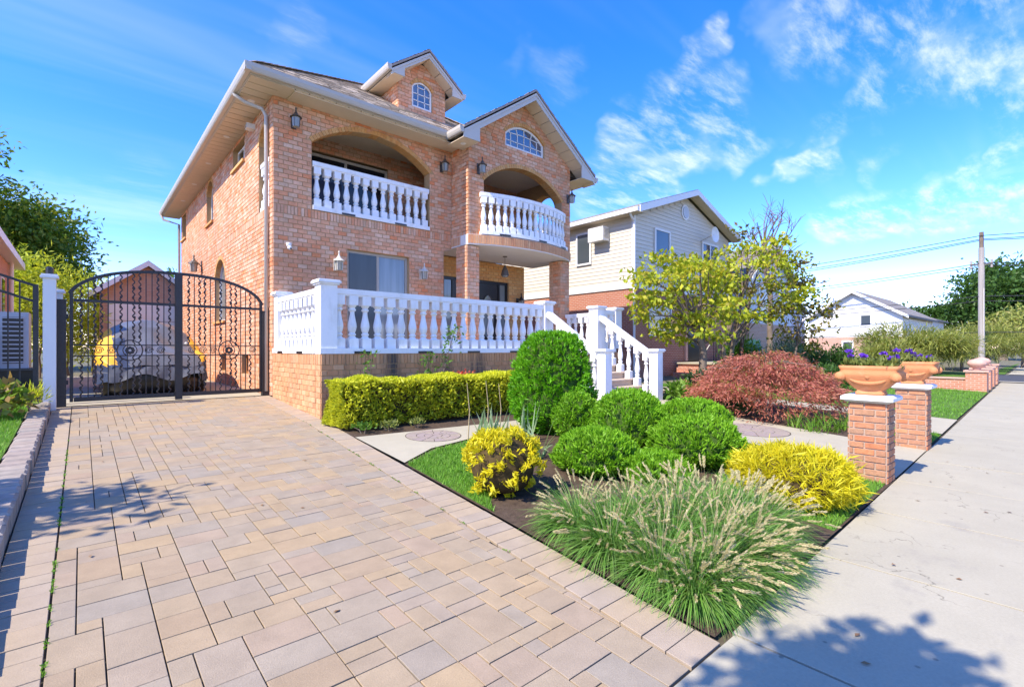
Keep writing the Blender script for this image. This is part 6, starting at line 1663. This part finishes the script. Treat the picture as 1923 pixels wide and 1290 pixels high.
# ------------------------------------------------------------------ trees
def tree(name, base, crown, radii, ntips, per, L, W, mat, lb, trunk_r=.12, fork=.4, clump=.4, droop=.0, cat='tree', group=None, mat2=None, leafjit=1.0, stems=1, bare=False, twigs=2, shell=.35, flat=.6):
    bx, by, bz = base; t = empty(name, base, lb, cat, group); c = np.array(crown); R = np.array(radii)
    u = unit(RNG.normal(size=(ntips,3)))*(shell+(1-shell)*RNG.uniform(size=(ntips,1))**.5); T = c + u*R
    m = MB(); fz = bz + (crown[2]-radii[2]-bz)*.9 if not stems > 1 else bz+.1; fz = max(fz, bz+fork)
    top = Vector((c[0], c[1], c[2]+R[2]*.35))
    forks = []
    for s in range(stems):
        b0 = Vector((bx+(s-(stems-1)/2)*.28, by+(.12 if s % 2 else -.1)*(stems > 1), bz-.05)); f0 = Vector((bx+(s-(stems-1)/2)*.75, by, fz+(0 if stems == 1 else .8)))
        tp_ = top + Vector((RNG.normal()*R[0]*.2+(s-(stems-1)/2)*R[0]*.35, RNG.normal()*R[1]*.2, 0))
        pts = [b0, b0.lerp(f0,.5)+Vector((RNG.normal()*.04,RNG.normal()*.04,0)), f0, f0.lerp(tp_,.5)+Vector((RNG.normal()*.1,RNG.normal()*.1,0)), tp_]
        m.tube([tuple(p) for p in pts], [trunk_r*1.25, trunk_r, trunk_r*.85, trunk_r*.5, trunk_r*.12], 8); forks.append((f0, tp_))
    limbs = min(ntips, 26)
    for k in range(ntips):
        f0, tp_ = forks[k % stems]; a = f0.lerp(tp_, RNG.uniform(0,.7)); e = Vector(T[k]); mid = a.lerp(e,.5)+Vector((RNG.normal()*.12,RNG.normal()*.12,.12*(e-a).length))
        if k < limbs or bare: 
            rr = trunk_r*.32 if k < limbs else trunk_r*.18
            m.tube([tuple(a), tuple(mid), tuple(e)], [rr, rr*.6, rr*.18], 5)
            if bare:
                for q in range(twigs):
                    s_ = mid.lerp(e, RNG.uniform(.2,.95)); d = Vector((RNG.normal(),RNG.normal(),abs(RNG.normal())+.4)).normalized()*RNG.uniform(.3,.9)
                    m.tube([tuple(s_), tuple(s_+d*.5+Vector((0,0,.04))), tuple(s_+d)], [rr*.4, rr*.25, rr*.1], 4)
    build('trunk', m, 'bark', t, fix=False, smooth=True)
    if bare: return t
    n = ntips*per; P = np.repeat(T, per, 0) + RNG.normal(size=(n,3))*clump*np.array([1,1,flat]); D = (P-c)*[.3,.3,.2]/R.max() + RNG.normal(size=(n,3))*leafjit*.5 + [0,0,-droop]
    Lf = RNG.uniform(.6,1.25,n)*L
    if mat2:
        s2 = np.repeat(RNG.uniform(size=ntips) < .35, per)
        V, Fc = leaf_geo(P[~s2], D[~s2], Lf[~s2], W*RNG.uniform(.7,1.2,(~s2).sum())); np_mesh('crown', V, Fc, mat, t)
        V, Fc = leaf_geo(P[s2], D[s2], Lf[s2], W*RNG.uniform(.7,1.2,s2.sum())); np_mesh('crown', V, Fc, mat2, t)
    else:
        V, Fc = leaf_geo(P, D, Lf, W*RNG.uniform(.7,1.2,n)); np_mesh('crown', V, Fc, mat, t)
    return t
tree('ornamental_tree', (14.3,7.4,.24), (13.9,7.9,3.15), (2.2,1.6,1.55), 52, 74, .18, .105, 'tree_yellowgreen', 'yellow green tree with layered leaves before the sided house', trunk_r=.13, clump=.22, droop=.35, flat=.45)
tree('ornamental_tree', (18.2,8.3,.3), (18.4,7.6,4.0), (2.3,1.7,1.9), 50, 70, .18, .105, 'tree_yellowgreen', 'taller yellow green and bronze tree with several thin stems', trunk_r=.09, clump=.24, droop=.35, stems=3, mat2='tree_olive', flat=.4)
tree('ornamental_tree', (19.6,6.6,.2), (19.9,6.4,2.5), (1.2,1.1,.9), 16, 36, .20, .10, 'tree_olive', 'sparse olive leaved tree spreading its low branches before the white house', trunk_r=.05, clump=.25, droop=.3)
tree('bare_tree', (25.4,9.7,.3), (25.6,9.8,7.0), (1.8,1.6,2.4), 34, 0, 0, 0, None, 'leafless tree with thin grey branches rising behind the yellow green trees', trunk_r=.14, bare=True, twigs=5)
tree('shade_tree', (-3.4,37,.5), (-4.3,38,6.6), (4.2,4.0,3.8), 320, 130, .32, .14, 'tree_dark', 'big dark green tree behind the left brick house', trunk_r=.35, clump=.75, droop=.2, flat=.45)
tree('shade_tree', (-4.2,33,.5), (-6.0,33,10.4), (2.6,2.5,3.4), 70, 90, .32, .14, 'tree_dark', 'taller dark tree at the picture edge behind the left house', trunk_r=.3, clump=.7, flat=.45)
for k, (x, y, h) in enumerate(((-1.2,25.6,4.5),(-.4,26.2,4.1),(.35,27.4,3.9),(-2.0,26.4,4.8))):
    tree('lime_shrub', (x,y,.5), (x,y,.5+h*.60), (.80,.9,h*.42), 70, 40, .24, .055, 'bamboo_leaf', ('tall lime yellow shrub of feathery shoots behind the white post', 'lime yellow shrub right behind the hinge post of the gate', 'lime yellow shrub beside the garage wall', 'tallest lime yellow shrub at the corner of the left brick house')[k], trunk_r=.04, clump=.25, group='lime shrubs behind the gate', flat=1.2, cat='shrub', shell=.2)
tree('garden_tree', (5.2,36,.5), (4.6,36,4.6), (2.2,1.8,1.7), 40, 60, .3, .14, 'shrub_bright', 'light green tree top showing behind the garage roof', trunk_r=.14, clump=.4)
tree('street_tree', (88,5.6,0), (90,5.4,8.0), (6.5,5.0,4.6), 150, 110, .6, .30, 'tree_mid', 'large green tree rising behind the utility pole', trunk_r=.4, clump=1.1, flat=.5)
tree('street_tree', (92,14,0), (92,14,5.0), (4.0,3.5,2.6), 60, 60, .6, .3, 'tree_mid', 'rounder green tree beyond the small grey house', trunk_r=.3, clump=.9, flat=.5)
tree('street_tree', (58,2.4,0), (58.5,2.6,3.4), (3.0,1.9,1.5), 60, 45, .5, .14, 'willow_leaf', 'low spreading street tree beyond the crossing with dark trunk', trunk_r=.22, clump=.6, droop=.5)
def weeping(cx, cy, z0, R, h, n, lb, mat='willow_leaf', L=.55):
    t = empty('weeping_shrub', (cx, cy, z0), lb, 'shrub', 'weeping shrubs by the side street')
    m = MB(); m.tube([(cx,cy,z0-.05),(cx+.05,cy,z0+h*.45),(cx,cy,z0+h*.8)], [.10,.08,.03], 6)
    nb = 16; B = []
    for k in range(nb):
        a = RNG.uniform(0, 2*math.pi); f = math.sqrt(RNG.uniform(.02,1)); e = (cx+R*.8*f*math.cos(a), cy+R*.8*f*math.sin(a), z0+h*RNG.uniform(.45, 1.0)*(1-.35*f))
        B.append(e); m.tube([(cx, cy, z0+h*.35), ((cx+e[0])/2, (cy+e[1])/2, e[2]*.75+z0*.25), e], [.04,.025,.01], 5)
    build('trunk', m, 'bark', t)
    B = np.array(B)[RNG.integers(0, nb, n)]; P = B + RNG.normal(size=(n,3))*[.30,.30,.14]*R/1.6
    D = (P-[cx,cy,z0+h*.4])*[1,1,.4]/R + RNG.normal(size=(n,3))*.5 + [0,0,.35]
    V, Fc, _, _ = blade_geo(P, D, RNG.uniform(.5,1.2,n)*L, .045, RNG.uniform(.6,2.4,n), segs=3); np_mesh('foliage', V, Fc, mat, t)
weeping(29.6,4.4,.4,1.7,2.3,4200,'weeping yellow green shrub on the raised lawn behind the low wall')
weeping(31.8,5.6,.4,2.0,2.5,4200,'wider weeping shrub behind the first one near the side street')
weeping(27.0,5.2,.4,1.3,1.7,2600,'smaller weeping shrub nearest the urns')
weeping(45.5,4.9,0,2.2,3.0,3600,'feathery brownish green shrub beyond the side street', L=.8); weeping(50,4.0,0,2.2,3.3,3600,'feathery shrub farther along beyond the side street', L=.8)
# shrubs before the house next door
leafy('rounded_shrub', 19.6, 8.6, .29, 1.0, 2.4, 2600, 'shrub_bright', .13, .07, 'tall rounded bright green shrub by the stoop')
leafy('dark_shrub', 22.2, 7.2, .23, 1.2, 2.1, 3200, 'tree_mid', .16, .08, 'dark green shrub beside the draped tarpaulin')
leafy('dark_shrub', 23.0, 6.2, .2, 1.0, 1.7, 2600, 'tree_mid', .16, .08, 'mid green shrub at the end of the low brick wall')
leafy('juniper', 20.6, 7.4, .25, 1.1, 2.2, 4200, 'blue_spruce', .16, .03, 'blue green juniper behind the dark shrub', up=.8)
leafy('dark_shrub', 13.2, 6.9, .22, .7, .8, 900, 'shrub_dark', .14, .07, 'low dark shrub behind the hostas')
leafy('dark_shrub', 10.6, 4.9, .13, .7, .45, 900, 'shrub_dark', .12, .06, 'dark ground cover under the red maple')
leafy('leafy_shrub', 17.2, 6.0, .2, .9, 1.2, 2200, 'shrub_bright', .13, .06, 'bright green shrub right behind the red maple')
leafy('leafy_shrub', 19.0, 5.4, .17, .9, 1.1, 2000, 'tree_mid', .13, .06, 'mid green shrub between the red maple and the low brick wall')
bk = empty('blue_bucket', (13.6, 7.0, .23), 'blue grey bucket at the foot of the yellow green tree', 'bucket')
m = MB(); m.lathe([(.16,0),(.20,.30),(.21,.31),(.19,.30),(.15,.02)], (13.6,7.0,.23), 14); build('tub', m, 'ac_grey', bk)
# street trees on the near side whose shade falls on the pavement and the drive
tree('street_tree', (-3.6,-1.6,0), (-2.75,.56,4.6), (1.6,.36,.6), 95, 38, .17, .10, 'tree_mid', 'street tree on the verge that shades the pavement', trunk_r=.13, clump=.13)
tree('lawn_tree', (-4.0,6.6,.3), (-3.45,5.75,3.6), (.6,.45,.45), 16, 34, .22, .10, 'tree_mid', 'small tree on the left lawn that throws leafy shade on the drive', trunk_r=.07, clump=.2)

for k, (x, y, r_) in enumerate(((3.3,7.25,.22),(3.7,7.2,.2),(3.25,7.6,.16),(4.2,7.18,.16))):
    leafy('ground_cover', x, y, zg(y), r_, .14, 130, 'pot_plant' if k % 2 else 'shrub_bright', .06, .035, ('grey green ground cover at the drive end of the hedge', 'bright green weed under the hedge near the drive', 'small ground cover tucked at the brick corner of the terrace', 'low weed under the hedge beside the round stone medallion')[k], 'plant', stems=3)
